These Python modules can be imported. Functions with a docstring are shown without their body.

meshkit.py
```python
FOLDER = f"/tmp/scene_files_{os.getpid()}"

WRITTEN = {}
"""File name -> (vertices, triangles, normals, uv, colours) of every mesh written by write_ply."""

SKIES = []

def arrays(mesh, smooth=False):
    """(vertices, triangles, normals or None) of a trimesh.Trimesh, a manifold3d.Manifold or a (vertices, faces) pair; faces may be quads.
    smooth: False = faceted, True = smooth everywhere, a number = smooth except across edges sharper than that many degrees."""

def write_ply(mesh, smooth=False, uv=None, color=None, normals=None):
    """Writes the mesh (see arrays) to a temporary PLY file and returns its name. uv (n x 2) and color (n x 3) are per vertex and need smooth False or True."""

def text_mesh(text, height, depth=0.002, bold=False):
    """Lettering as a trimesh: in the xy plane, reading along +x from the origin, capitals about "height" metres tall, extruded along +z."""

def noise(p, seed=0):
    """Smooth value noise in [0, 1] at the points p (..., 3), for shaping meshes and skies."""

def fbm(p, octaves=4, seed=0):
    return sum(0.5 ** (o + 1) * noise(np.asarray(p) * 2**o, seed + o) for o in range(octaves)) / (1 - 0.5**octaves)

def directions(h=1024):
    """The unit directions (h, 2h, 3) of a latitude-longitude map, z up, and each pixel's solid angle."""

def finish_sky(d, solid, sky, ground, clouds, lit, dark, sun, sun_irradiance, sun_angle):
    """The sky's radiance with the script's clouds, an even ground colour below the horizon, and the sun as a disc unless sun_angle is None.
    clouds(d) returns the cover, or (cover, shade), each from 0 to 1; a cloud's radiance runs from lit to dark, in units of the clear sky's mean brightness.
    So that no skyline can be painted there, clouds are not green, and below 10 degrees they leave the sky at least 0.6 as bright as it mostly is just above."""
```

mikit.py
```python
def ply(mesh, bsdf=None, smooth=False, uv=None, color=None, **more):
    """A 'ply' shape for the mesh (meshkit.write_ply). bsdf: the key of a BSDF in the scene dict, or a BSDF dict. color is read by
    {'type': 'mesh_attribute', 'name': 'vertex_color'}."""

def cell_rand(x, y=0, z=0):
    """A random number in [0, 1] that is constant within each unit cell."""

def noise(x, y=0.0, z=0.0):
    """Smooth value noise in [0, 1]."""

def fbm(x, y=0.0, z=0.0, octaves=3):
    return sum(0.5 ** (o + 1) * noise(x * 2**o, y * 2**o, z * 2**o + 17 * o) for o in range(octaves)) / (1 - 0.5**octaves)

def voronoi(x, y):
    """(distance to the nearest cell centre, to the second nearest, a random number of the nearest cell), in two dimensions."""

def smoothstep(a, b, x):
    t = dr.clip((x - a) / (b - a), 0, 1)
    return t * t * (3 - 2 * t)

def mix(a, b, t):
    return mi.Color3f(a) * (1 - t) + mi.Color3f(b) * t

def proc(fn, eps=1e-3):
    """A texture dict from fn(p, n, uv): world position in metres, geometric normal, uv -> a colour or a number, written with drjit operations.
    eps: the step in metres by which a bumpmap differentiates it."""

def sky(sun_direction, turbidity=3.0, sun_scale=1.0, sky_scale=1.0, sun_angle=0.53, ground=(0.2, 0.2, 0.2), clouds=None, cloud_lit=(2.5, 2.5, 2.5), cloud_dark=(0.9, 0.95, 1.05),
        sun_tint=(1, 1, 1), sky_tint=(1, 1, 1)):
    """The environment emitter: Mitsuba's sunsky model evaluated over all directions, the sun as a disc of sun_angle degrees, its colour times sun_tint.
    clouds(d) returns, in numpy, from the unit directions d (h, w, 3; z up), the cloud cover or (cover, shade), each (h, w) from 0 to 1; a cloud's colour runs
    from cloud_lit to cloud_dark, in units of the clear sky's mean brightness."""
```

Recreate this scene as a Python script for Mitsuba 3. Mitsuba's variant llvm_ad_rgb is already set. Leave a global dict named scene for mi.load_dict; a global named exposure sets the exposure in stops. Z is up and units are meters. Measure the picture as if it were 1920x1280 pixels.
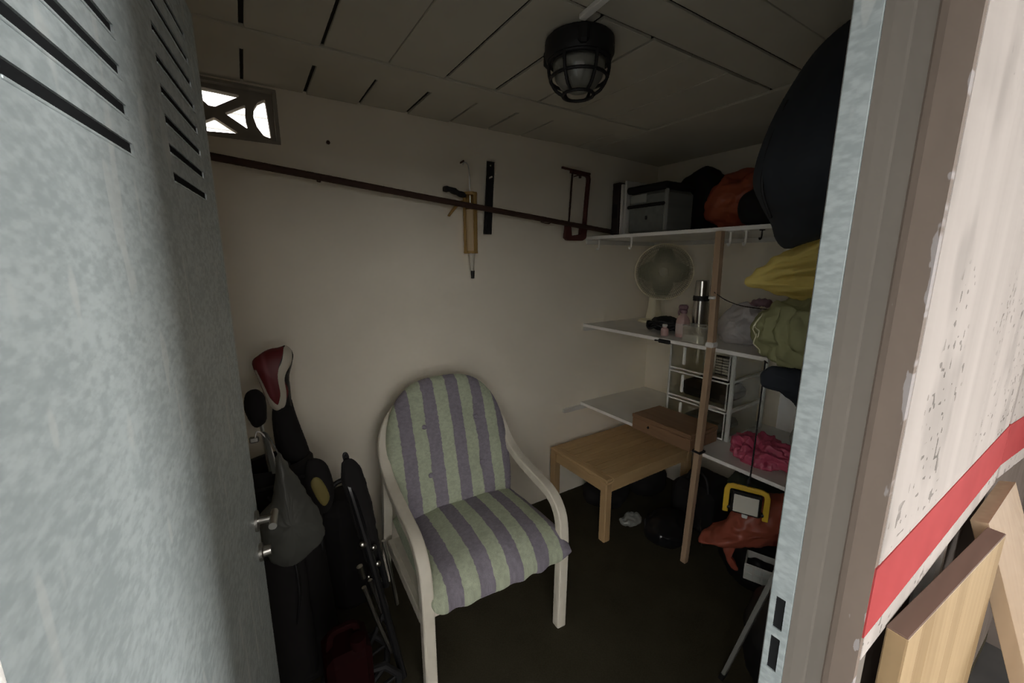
import math
import numpy as np
import trimesh
import manifold3d as m3
import shapely.geometry as sg
import mitsuba as mi
import mikit
import meshkit
import drjit as dr

T = mi.ScalarTransform4f
scene, labels = {}, {}
# ------------------------------------------------------------------ camera, sky, added window light, exposure
PITCH, YAW = math.radians(11.1), math.radians(32.7)
fwd = [math.sin(YAW) * math.cos(PITCH), math.cos(YAW) * math.cos(PITCH), -math.sin(PITCH)]
scene['camera'] = {'type': 'perspective', 'fov': math.degrees(2 * math.atan(960 / 768)), 'fov_axis': 'x', 'near_clip': 0.02, 'far_clip': 200.0,
                   'to_world': T().look_at(origin=[0, 0, 1.6], target=[fwd[0], fwd[1], 1.6 + fwd[2]], up=[0, 0, 1])}
ADDED_WIN_L = 0.051
scene['sky'] = mikit.sky([0.5, -0.5, 0.7], turbidity=6.0, sun_scale=0.0, sky_scale=0.05, ground=(0.12, 0.115, 0.11),
                         clouds=lambda d: np.ones(d.shape[:2]), cloud_lit=(1.0, 0.97, 0.93), cloud_dark=(1, 1, 1))
exposure = 9.4

rng = np.random.default_rng(7)


def c(r, g, b, k=1.0):
    f = lambda v: (v / 255 / 12.92 if v <= 10 else ((v / 255 + 0.055) / 1.055) ** 2.4) * k
    return [f(r), f(g), f(b)]


# ------------------------------------------------------------------ materials
def rgb(v):
    return {'type': 'rgb', 'value': [float(x) for x in v]}


def mat(name, col, rough=0.6, spec=0.3, metallic=0.0, **more):
    base = col if isinstance(col, dict) else rgb(col)
    scene[name] = {'type': 'twosided', 'bsdf': {'type': 'principled', 'base_color': base, 'roughness': rough, 'specular': spec, 'metallic': metallic, **more}}


def bumped(name, fn, height, eps=1e-3):
    inner = scene[name]['bsdf']
    scene[name] = {'type': 'twosided', 'bsdf': {'type': 'bumpmap', 'arbitrary': mikit.proc(fn, eps), 'scale': height, 'bsdf': inner}}


N, F, SM, MX = mikit.noise, mikit.fbm, mikit.smoothstep, mikit.mix


def plaster_fn(p, n, uv):
    t = F(p.x * 3, p.y * 3, p.z * 3, octaves=4)
    s = SM(0.62, 0.8, F(p.x * 1.3 + 7, p.y * 1.3, p.z * 1.3, octaves=3))
    return MX((0.85, 0.79, 0.67), (0.80, 0.74, 0.62), t) * (1 - 0.12 * s)


mat('m_plaster', mikit.proc(plaster_fn), 0.85, 0.15)
bumped('m_plaster', lambda p, n, uv: F(p.x * 60, p.y * 60, p.z * 60, octaves=2), 0.0015, 2e-3)
mat('m_ceiling', mikit.proc(lambda p, n, uv: MX((0.56, 0.53, 0.45), (0.48, 0.45, 0.375), F(p.x * 4, p.y * 4, octaves=3))), 0.8, 0.2)
mat('m_ceiling_back', (0.03, 0.028, 0.024), 0.9, 0.1)
mat('m_carpet', mikit.proc(lambda p, n, uv: MX((0.035, 0.031, 0.02), (0.06, 0.054, 0.036), F(p.x * 9, p.y * 9, octaves=4) * 0.6 + 0.4 * N(p.x * 300, p.y * 300))), 0.95, 0.05)


def galv_fn(p, n, uv):
    a = p.x + p.y
    b = F(a * 90, p.z * 190, 3.0, octaves=3)
    g = F(a * 16, p.z * 26, 9.0, octaves=2)
    t = SM(0.25, 0.75, b * 0.7 + g * 0.3)
    scuff = SM(0.72, 0.80, F(a * 40, p.z * 12, 5.0, octaves=2))
    return MX(MX((0.44, 0.505, 0.515), (0.575, 0.645, 0.655), t), (0.68, 0.72, 0.71), scuff * 0.5)


mat('m_galv', mikit.proc(galv_fn), 0.5, 0.35, 0.45)
mat('m_galv_strip', mikit.proc(lambda p, n, uv: galv_fn(p, n, uv) * 0.80), 0.6, 0.2, 0.35)
mat('m_hole_shade', (0.012, 0.013, 0.014), 0.9, 0.1)  # near black, stands in for shade inside slots and lock holes
mat('m_taupe', mikit.proc(lambda p, n, uv: MX((0.185, 0.165, 0.143), (0.158, 0.145, 0.128), F(p.y * 20, p.z * 5, octaves=3))), 0.8, 0.1)


def peel_fn(p, n, uv):
    e = SM(0.150, 0.139, p.y)
    q = F(p.y * 90, p.z * 26, 1.0, octaves=4)
    k = SM(0.565, 0.60, q * 0.68 + e * 0.24)
    base = MX((0.215, 0.172, 0.143), (0.175, 0.142, 0.119), F(p.y * 30, p.z * 6, octaves=3))
    return MX(base, (0.33, 0.305, 0.30), k)


mat('m_peel', mikit.proc(peel_fn), 0.8, 0.1)


def ext_fn(p, n, uv):
    streak = F(p.x * 22, p.z * 1.4, 2.0, octaves=4)
    speck = SM(0.80, 0.86, N(p.x * 95, p.z * 95, 4.0)) * SM(0.5, 0.62, F(p.x * 6, p.z * 6, 8.0, octaves=2))
    smear = SM(0.6, 0.78, F(p.x * 9, p.z * 5, 5.0, octaves=3))
    col = MX((0.45, 0.415, 0.388), (0.40, 0.367, 0.342), SM(0.2, 0.9, streak))
    return MX(col, (0.12, 0.11, 0.10), speck * 0.62 + smear * 0.26)


mat('m_ext_white', mikit.proc(ext_fn), 0.9, 0.05)
mat('m_ext_red', mikit.proc(lambda p, n, uv: MX((0.39, 0.064, 0.066), (0.34, 0.053, 0.055), F(p.x * 14, p.z * 10, octaves=3))), 0.85, 0.08)
mat('m_ext_base', mikit.proc(lambda p, n, uv: MX((0.14, 0.115, 0.10), (0.19, 0.16, 0.14), F(p.x * 14, p.z * 10, octaves=3))), 0.8, 0.15)
mat('m_concrete', mikit.proc(lambda p, n, uv: MX((0.27, 0.26, 0.24), (0.36, 0.35, 0.33), F(p.x * 5, p.y * 5, p.z * 5, octaves=4))), 0.85, 0.15)
mat('m_asphalt', mikit.proc(lambda p, n, uv: MX((0.07, 0.07, 0.07), (0.12, 0.115, 0.11), F(p.x * 5, p.y * 5, octaves=4))), 0.9, 0.15)
mat('m_block', mikit.proc(lambda p, n, uv: MX((0.26, 0.24, 0.205), (0.34, 0.31, 0.27), F(p.x * 30, p.z * 30, octaves=3))), 0.9, 0.1)
mat('m_white_paint', (0.78, 0.77, 0.74), 0.45, 0.4)
mat('m_black', (0.012, 0.012, 0.013), 0.55, 0.4)
mat('m_black_gloss', (0.010, 0.010, 0.011), 0.18, 0.5)
mat('m_steel', (0.62, 0.62, 0.61), 0.28, 0.5, 1.0)


def put(key, mesh, bsdf, smooth=False, label=None, cat=None, group=None, kind=None, uv=None):
    base, i = key, 0
    while key in scene:
        i += 1
        key = f'{base}_{i:03d}'
    scene[key] = mikit.ply(mesh, bsdf, smooth=smooth, uv=uv)
    tag(key, label, cat, group, kind)
    return key


def tag(key, label=None, cat=None, group=None, kind=None):
    d = {k: v for k, v in dict(label=label, category=cat, group=group, kind=kind).items() if v}
    if d:
        labels[key] = d


# ------------------------------------------------------------------ mesh helpers
def cat_(*ms):
    return trimesh.util.concatenate([m for m in ms])


def box(x0, x1, y0, y1, z0, z1, b=0.0):
    """An axis-aligned box, its edges chamfered by b."""
    if b <= 0:
        m = trimesh.creation.box([x1 - x0, y1 - y0, z1 - z0])
    else:
        h = np.array([x1 - x0, y1 - y0, z1 - z0]) / 2
        b = min(b, h.min() * 0.9)
        pts = []
        for s in np.array(np.meshgrid([-1, 1], [-1, 1], [-1, 1])).T.reshape(-1, 3):
            for k in range(3):
                q = h - b
                q[k] = h[k]
                pts.append(s * q)
        m = trimesh.convex.convex_hull(np.array(pts))
    m.apply_translation([(x0 + x1) / 2, (y0 + y1) / 2, (z0 + z1) / 2])
    return m


def man(m):
    return m3.Manifold(m3.Mesh(np.asarray(m.vertices, np.float32), np.asarray(m.faces, np.uint32)))


def tri(m):
    k = m.to_mesh()
    return trimesh.Trimesh(k.vert_properties[:, :3], k.tri_verts, process=False)


def cut(a, *bs):
    r = man(a)
    for b in bs:
        r = r - man(b)
    return tri(r)


def catmull(pts, n=8, closed=False):
    p = np.asarray(pts, float)
    if closed:
        p = np.vstack([p[-1], p, p[0], p[1]])
    else:
        p = np.vstack([2 * p[0] - p[1], p, 2 * p[-1] - p[-2]])
    out = []
    for i in range(1, len(p) - 2):
        for t in np.linspace(0, 1, n, endpoint=False):
            a, b, cc, d = p[i - 1:i + 3]
            out.append(0.5 * (2 * b + (cc - a) * t + (2 * a - 5 * b + 4 * cc - d) * t * t + (3 * b - a - 3 * cc + d) * t ** 3))
    if not closed:
        out.append(p[-2])
    return np.array(out)


def sweep(path, section, closed=False, up=(0, 0, 1), caps=True):
    """Sweeps a 2-D section (k x 2, counter-clockwise) along a path with rotation-minimising frames."""
    p, s = np.asarray(path, float), np.asarray(section, float)
    n = len(p)
    t = np.gradient(p, axis=0) if not closed else np.roll(p, -1, 0) - np.roll(p, 1, 0)
    t /= np.linalg.norm(t, axis=1, keepdims=True)
    a = np.cross(up, t[0])
    if np.linalg.norm(a) < 1e-3:
        a = np.cross((1, 0, 0), t[0])
    a /= np.linalg.norm(a)
    vs = []
    for i in range(n):
        a = a - t[i] * (a @ t[i])
        a /= np.linalg.norm(a)
        b = np.cross(t[i], a)
        sc = s[i] if s.ndim == 3 else s
        vs.append(p[i] + sc[:, :1] * a + sc[:, 1:] * b)
    k = s.shape[-2]
    v = np.vstack(vs)
    f = []
    for i in range(n if closed else n - 1):
        j = (i + 1) % n
        for q in range(k):
            r = (q + 1) % k
            f += [[i * k + q, i * k + r, j * k + r], [i * k + q, j * k + r, j * k + q]]
    if caps and not closed:
        v = np.vstack([v, p[0], p[-1]])
        for q in range(k):
            r = (q + 1) % k
            f += [[n * k, r, q], [n * k + 1, (n - 1) * k + q, (n - 1) * k + r]]
    return trimesh.Trimesh(v, np.array(f), process=False)


def circ(r, k=10):
    a = np.arange(k) * 2 * np.pi / k
    return np.stack([np.cos(a), np.sin(a)], 1) * r


def tube(path, r, k=10, closed=False):
    if np.ndim(r):
        r = np.asarray(r)
        sec = np.array([circ(x, k) for x in r])
    else:
        sec = circ(r, k)
    return sweep(path, sec, closed)


def rod(a, b, r, k=12, r2=None):
    return tube(np.array([a, b], float), [r, r if r2 is None else r2], k)


def rrect(w, h, r, k=3):
    q = sg.box(-w / 2 + r, -h / 2 + r, w / 2 - r, h / 2 - r).buffer(r, quad_segs=k)
    return np.array(q.exterior.coords)[:-1][::-1] if not q.exterior.is_ccw else np.array(q.exterior.coords)[:-1]


def lathe(prof, n=40, at=(0, 0, 0)):
    m = trimesh.creation.revolve(np.array(prof, float), sections=n)
    m.apply_translation(at)
    return m


def prism(poly, h):
    return trimesh.creation.extrude_polygon(poly, h, engine='earcut')


def wall_plate(poly_xz, y0, y1):
    """A polygon drawn in x and z, extruded from y0 to y1."""
    P = poly_xz if hasattr(poly_xz, 'exterior') else sg.Polygon(poly_xz).buffer(0)
    m = prism(P, abs(y1 - y0))
    v = m.vertices
    m = trimesh.Trimesh(np.stack([v[:, 0], min(y0, y1) + v[:, 2], v[:, 1]], 1), m.faces[:, ::-1], process=False)
    return m


def move(m, loc=(0, 0, 0), rz=0.0, rx=0.0, ry=0.0):
    m = m.copy()
    R = trimesh.transformations.euler_matrix(math.radians(rx), math.radians(ry), math.radians(rz), 'sxyz')
    m.apply_transform(R)
    m.apply_translation(loc)
    return m


def beam(a, b, w, h, up=(0, 0, 1), r=0.003):
    return sweep(np.array([a, b], float), rrect(w, h, r, 2), up=up)


def ball(sub=4):
    return trimesh.creation.icosphere(subdivisions=sub)


def crumple(m, amp, freq, seed, ridge=True, aniso=(1, 1, 1)):
    m = m.copy()
    n = np.array(m.vertex_normals)
    q = np.array(m.vertices) * freq * np.array(aniso)
    a = meshkit.fbm(q, 4, seed) - 0.5
    if ridge:
        a = np.abs(a) * -2.2 + 0.35 + 0.5 * (meshkit.noise(q * 2.3, seed + 9) - 0.5)
    m.vertices = np.array(m.vertices) + n * (a * amp)[:, None]
    return m


def profile_bag(rows, k=64, seed=1, fold=0.0, nf=9, squash=1.0, axis=(1, 0)):
    """A closed bag from horizontal rings: rows of (x, y, z, rx, ry); folds are radial ripples that run down it."""
    rows = np.array(rows, float)
    R = catmull(rows, 6)
    a = np.arange(k) * 2 * np.pi / k
    v = []
    for x, y, z, rx, ry in R:
        ph = meshkit.noise(np.stack([np.cos(a) * nf * 0.5 + 10, np.sin(a) * nf * 0.5 + 10, np.full(k, z * 3.0 + seed)], 1), seed)
        w = 1 + fold * (ph - 0.5) * 2
        v.append(np.stack([x + np.cos(a) * max(rx, 0.002) * w, y + np.sin(a) * max(ry, 0.002) * w, np.full(k, z) + fold * 0.02 * (ph - 0.5)], 1))
    n = len(R)
    v = np.vstack(v + [R[:1, :3], R[-1:, :3]])
    f = []
    for i in range(n - 1):
        for q in range(k):
            r = (q + 1) % k
            f += [[i * k + q, i * k + r, (i + 1) * k + r], [i * k + q, (i + 1) * k + r, (i + 1) * k + q]]
    for q in range(k):
        r = (q + 1) % k
        f += [[n * k, r, q], [n * k + 1, (n - 1) * k + q, (n - 1) * k + r]]
    m = trimesh.Trimesh(v, np.array(f), process=False)
    if m.volume < 0:
        m.invert()
    return m


# ------------------------------------------------------------------ the setting
X0, X1, Y0, Y1, ZC = -0.42, 2.52, 0.26, 2.02, 2.285
put('floor', box(X0 - .1, X1 + .1, 0.15, Y1 + .1, -0.06, 0), 'm_carpet', label='dark brown carpeted floor of the storage room', kind='structure')
gx0, gx1, gz0, gz1 = -0.108, 0.168, 2.068, 2.262
put('wall_back', cut(box(X0 - .1, X1 + .1, Y1, Y1 + .12, 0, 2.4), box(gx0, gx1, Y1 - .1, Y1 + .3, gz0, gz1)), 'm_plaster',
    label='cream plastered wall with the tools hung on it', kind='structure')
put('wall_right', box(X1, X1 + .1, 0.2, Y1, 0, 2.4), 'm_plaster', label='cream plastered wall behind the shelves', kind='structure')
put('wall_left', box(X0 - .1, X0, 0.2, Y1, 0, 2.4), 'm_plaster', label='plastered wall behind the open steel door', kind='structure')
# front wall: right of the door, left of it, and the header
put('wall_front', cat_(box(.672, 1.56, .175, Y0, 0, 2.4), box(1.56, X1 + .1, .15, Y0, 0, 2.4), box(-2.2, -.16, .175, Y0, 0, 2.4), box(-.16, .672, .175, Y0, 2.06, 2.4)), 'm_ext_base',
    label='front wall of the storage room around the doorway', kind='structure')
clad = box(.662, 1.562, .139, .176, 1.035, 2.45, .012)
put('wall_front__cladding', clad, 'm_ext_white', label='white painted cladding with dirt specks right of the doorway')
put('wall_front__cladding', move(box(0, 1.1, 0, .04, 1.04, 2.45, .012), (1.562, .139, 0), rz=-4), 'm_ext_white', label='white cladding beyond the corner')
put('wall_front__stripe', box(.6615, 1.5625, .1375, .16, 1.092, 1.200), 'm_ext_red', label='red painted stripe')
put('wall_front__stripe', move(box(0.002, 1.1, -.0015, .02, 1.092, 1.200), (1.562, .139, 0), rz=-4), 'm_ext_red', label='red painted stripe beyond the corner')
put('wall_front__post', box(1.118, 1.150, .142, .176, .5, 1.05, .006), 'm_white_paint', label='narrow white post under the cladding')
# ceiling: a dark base with boards, gaps left open between them
put('ceiling', box(X0 - .1, X1 + .1, 0.15, Y1 + .1, ZC, 2.4), 'm_ceiling_back', label='boarded ceiling of the storage room', kind='structure')
jx = [-.42, -.149, .064, .281, .495, .709, .926, 1.142, 1.347, 1.56, 1.755, 1.862]
gap = [0, .012, .013, .012, .002, .013, .013, .013, .004, .003, .003, 0]
gap2 = [0, .012, .011, .013, .013, .013, .013, .013, .011, .004, .003, 0]
for i in range(len(jx) - 1):
    a, b = jx[i] + gap[i] / 2, jx[i + 1] - gap[i + 1] / 2
    dz = 0.002 * math.sin(i * 2.7)
    put('ceiling__board', box(a, b, .968, 1.565, ZC - .010 + dz, ZC, .0015), 'm_ceiling')
    a, b = jx[i] + gap2[i] / 2, jx[i + 1] - gap2[i + 1] / 2
    put('ceiling__board', box(a, b, 1.715, Y1, ZC - .010 - dz, ZC, .0015), 'm_ceiling')
for y0, y1 in ((.262, .39), (.393, .535), (.538, .677), (.680, .814), (.824, .958)):
    put('ceiling__board', box(X0, 1.862, y0, y1, ZC - .010 + .002 * math.sin(y0 * 40), ZC, .0015), 'm_ceiling')
put('ceiling__batten', box(X0, 1.862, 1.568, 1.712, ZC - .016, ZC, .003), 'm_ceiling', label='flat ceiling batten')
pan = box(0, X1 - 1.864, .262, Y1, -.012, 0, .002)
put('ceiling__panel', move(pan, (1.864, 0, ZC - .006), ry=1.6), 'm_ceiling', label='sagging ceiling panel above the shelves')

# steel door, opened into the room
ang = math.degrees(math.atan2(-.0323 + .1164, .997 - .255))
DT = T().translate([-.1164, .255, 0]).rotate([0, 0, 1], -ang)
DM = np.array(DT.matrix)


def on_door(m):
    m = m.copy()
    m.apply_transform(DM)
    return m


slots = []
for s0, s1 in ((.112, .316), (.457, .655)):
    for k in range(8):
        z = 1.708 + .0348 * k
        slots.append(box(-.004, .02, s0, s1, z - .0055, z + .0055))
leaf = cut(box(-.042, 0, 0, .747, .02, 2.03, .004), *slots)
put('door_1', on_door(leaf), 'm_galv', label='galvanised steel door with two columns of vent slots, standing open', kind='structure')
put('door_1__slot_backing', on_door(cat_(*[box(-.0030, -.0022, s0 - .002, s1 + .002, 1.695, 1.965) for s0, s1 in ((.112, .316), (.457, .655))])), 'm_hole_shade', label='dark sheet behind the vent slots, shade put into its colour')  # dark sheet makes the slots read as shaded
for s in slots:
    q = s.bounds
    hood = box(-.001, .0012, q[0][1], q[1][1], q[0][2] - .0025, q[0][2], .0005)
    put('door_1__louvre', on_door(hood), 'm_galv')
hz = 1.055
put('door_1__handle', on_door(cat_(rod((0, .705, hz), (.034, .705, hz), .008), rod((.034, .728, hz), (.034, .67, hz), .008, 14), move(lathe([(0, 0), (.022, 0), (.022, .005), (0, .005)], 24), (0, .705, hz), ry=90))), 'm_trolley_steel', 30, label='steel lever handle')
put('door_1__lock_knob', on_door(move(lathe([(0, 0), (.019, 0), (.019, .006), (.012, .008), (.011, .022), (0, .023)], 24), (0, .705, hz - .075), ry=90)), 'm_trolley_steel', 30, label='round lock fitting')

# steel door frame: right jamb with the strike plate, left jamb
def column(poly_xy, z0, z1):
    m = prism(sg.Polygon(poly_xy).buffer(0), z1 - z0)
    m.apply_translation([0, 0, z0])
    return m


put('door_frame', column([(.664, .14), (.70, .14), (.70, .255), (.664, .255)], 0, 2.1), 'm_taupe',
    label='steel door frame on the right side of the doorway', kind='structure')
strip = cut(box(.660, .672, .2225, .2555, 0, 2.08, .0015), *[box(.64, .70, .2325, .2465, a, b) for a, b in ((1.019, 1.076), (.941, 1.003))])
put('door_frame__strike_strip', strip, 'm_galv_strip', label='galvanised strip with two lock holes')
put('door_frame__hole_backing', box(.6625, .668, .229, .250, .93, 1.09), 'm_hole_shade', label='dark block behind the lock holes, shade put into its colour')  # shade of the lock holes put in as a dark block
put('door_frame__reveal', column([(.660, .2222), (.6605, .213), (.663, .197), (.667, .186), (.670, .181), (.672, .181), (.672, .2222)], 0, 2.08), 'm_taupe', label='taupe painted inner reveal')
put('door_frame__reveal', column([(.670, .181), (.666, .178), (.662, .173), (.660, .166), (.660, .1395), (.672, .1395), (.672, .181)], 0, 2.08), 'm_peel', label='brown outer reveal with peeling paint')
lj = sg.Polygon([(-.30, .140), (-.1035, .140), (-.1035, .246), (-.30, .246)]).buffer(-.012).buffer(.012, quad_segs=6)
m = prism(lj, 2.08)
put('door_frame_001', m, 'm_shelf_edge', 40, label='left door frame beside the hinges, coloured pale for its edge highlight', kind='structure')  # pale colour replaces the bright highlight on the rounded edge

# the perforated block window high in the back wall
blk = sg.box(gx0, gz0, gx1, gz1)
holes = [[(-.075, 2.240), (.060, 2.234), (-.032, 2.177), (-.052, 2.178), (-.070, 2.195)], [(-.005, 2.160), (.069, 2.204), (.064, 2.17), (.064, 2.145), (.070, 2.112)],
         [(-.072, 2.121), (-.039, 2.140), (.039, 2.092), (-.072, 2.085)], [(.138, 2.236), (.146, 2.090), (.119, 2.097), (.099, 2.128), (.090, 2.165), (.096, 2.195), (.110, 2.218)]]
for h in holes:
    blk = blk.difference(sg.Polygon(h).buffer(-.004).buffer(.004))
put('window_1', wall_plate(blk, 2.045, 2.085), 'm_block', label='small ornamental block vent in the back wall', kind='structure')
fr = sg.box(gx0 - .004, gz0 - .004, gx1 + .008, gz1 + .004).difference(sg.box(gx0 + .006, gz0 + .006, gx1 - .006, gz1 - .006))
put('window_1__frame', wall_plate(fr, 2.012, 2.05), 'm_block', label='raised plaster frame of the vent')

# outside: ground, canopy to cut overhead sky, pale fence behind the vent
put('ground', box(-12, 12, -12, 12, -.12, -.06), 'm_asphalt', label='dark asphalt ground outside', kind='structure')
put('added_canopy', box(-.6, 2.6, -1.3, .15, 2.46, 2.54), 'm_ext_white', label='shallow canopy out of view that cuts the overhead sky', kind='structure')  # added out of view to keep overhead sky light off the doorway
put('added_wall_opposite', box(.6, 5.15, -3.5, -3.0, -.06, 5.0), 'm_ext_base', label='added unseen wall that blocks part of the sky', kind='structure')  # added unseen mass, sized to block sky between the lit directions
put('added_wall_side', box(2.6, 5.5, -.6, .15, -.06, 3.0), 'm_ext_base', label='added unseen block that cuts sky light from the right', kind='structure')  # added unseen mass, limits the light coming from the right
put('roof', box(X0 - .4, X1 + .3, .15, Y1 + .25, 2.42, 2.5), 'm_concrete', label='roof of the storage room', kind='structure')
# added unseen light source in window form, lights the door from the right
WM = T().translate([6.4, -2.91, 0]).rotate([0, 0, 1], 62)
def across(m):
    m = m.copy()
    m.apply_transform(np.array(WM.matrix))
    return m
put('added_window_2', across(cat_(box(-.81, .81, -.04, .04, .24, .30, .006), box(-.81, .81, -.04, .04, 3.0, 3.06, .006), box(-.81, -.75, -.04, .04, .30, 3.0, .006), box(.75, .81, -.04, .04, .30, 3.0, .006), box(-.02, .02, -.03, .03, .30, 3.0, .003))),
    'm_white_paint', label='added unseen light built as a frosted window', kind='structure')
for x0, x1 in ((-.75, -.02), (.02, .75)):
    k = put('added_window_2__pane', across(box(x0, x1, -.006, .006, .30, 3.0)), 'm_white_paint')
    scene[k]['emitter'] = {'type': 'area', 'radiance': rgb([ADDED_WIN_L * x for x in (1.0, 0.985, 0.955)])}
# roofed neighbour fence seen through the vent
FB = 3.3
for k in range(9):
    z = 2.30 + .105 * k
    put('outdoor_fence__rail', box(-2.0, 2.0, FB, FB + .02, z, z + (.022 if k % 2 else .012), .003), 'm_white_paint')
for x in (-1.9, 1.9):
    put('outdoor_fence__post', box(x - .03, x + .03, FB + .02, FB + .08, -.06, 3.3, .004), 'm_white_paint')
tag('outdoor_fence', 'white open rail fence outside, glimpsed through the vent', 'fence')

# ------------------------------------------------------------------ wood, fabric, plastics


def wood(name, a, b, axis, scale=1.0, rough=0.5, spec=0.3, lam=0.0):
    def fn(p, n, uv):
        q = [p.x, p.y, p.z]
        l = q[axis]
        o = [q[k] for k in range(3) if k != axis]
        w = F(l * 1.2 * scale, o[0] * 9 * scale, o[1] * 9 * scale, octaves=2)
        g = N(l * 3 * scale, (o[0] + w * .12) * 90 * scale, (o[1] + w * .12) * 90 * scale)
        t = 0.55 * w + 0.45 * g
        if lam:
            t = t * 0.5 + 0.5 * mikit.cell_rand(o[0] / lam + 100, dr.floor(o[1] / lam) * 0, 3.0)
        return MX(a, b, t)
    mat(name, mikit.proc(fn), rough, spec)


wood('m_pine_x', (0.62, 0.43, 0.22), (0.49, 0.32, 0.15), 0)
wood('m_pine_z', (0.56, 0.38, 0.20), (0.43, 0.275, 0.13), 2)
wood('m_post', (0.52, 0.37, 0.25), (0.38, 0.25, 0.155), 2)
wood('m_boxwood', (0.30, 0.18, 0.10), (0.20, 0.11, 0.06), 1)
wood('m_lumber', (0.46, 0.34, 0.20), (0.265, 0.18, 0.092), 2, 1.0, 0.6, 0.2, 0.055)
wood('m_lumber_edge', (0.20, 0.135, 0.105), (0.13, 0.085, 0.066), 0, 1.0, 0.75, 0.15)
wood('m_lumber_pale', (0.39, 0.285, 0.19), (0.30, 0.21, 0.13), 2, 1.0, 0.6, 0.2)
mat('m_chair_wood', mikit.proc(lambda p, n, uv: MX((0.72, 0.68, 0.58), (0.62, 0.57, 0.47), F(p.x * 30, p.y * 30, p.z * 12, octaves=3))), 0.42, 0.4)


def stripes_fn(p, n, uv):
    e = uv.x * 10.0 + 0.10 * (F(uv.x * 40, uv.y * 60, octaves=2) - 0.5)
    f = e * 0.5 - dr.floor(e * 0.5)
    t = SM(0.49, 0.515, f) - SM(0.985, 1.0, f)
    weave = N(uv.x * 420, uv.y * 420) * 0.5 + N(uv.x * 60, uv.y * 90) * 0.5
    return MX((0.42, 0.46, 0.34), (0.235, 0.215, 0.25), t) * (0.82 + 0.36 * weave)


mat('m_stripes', mikit.proc(stripes_fn), 0.9, 0.1, sheen=0.3)

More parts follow.
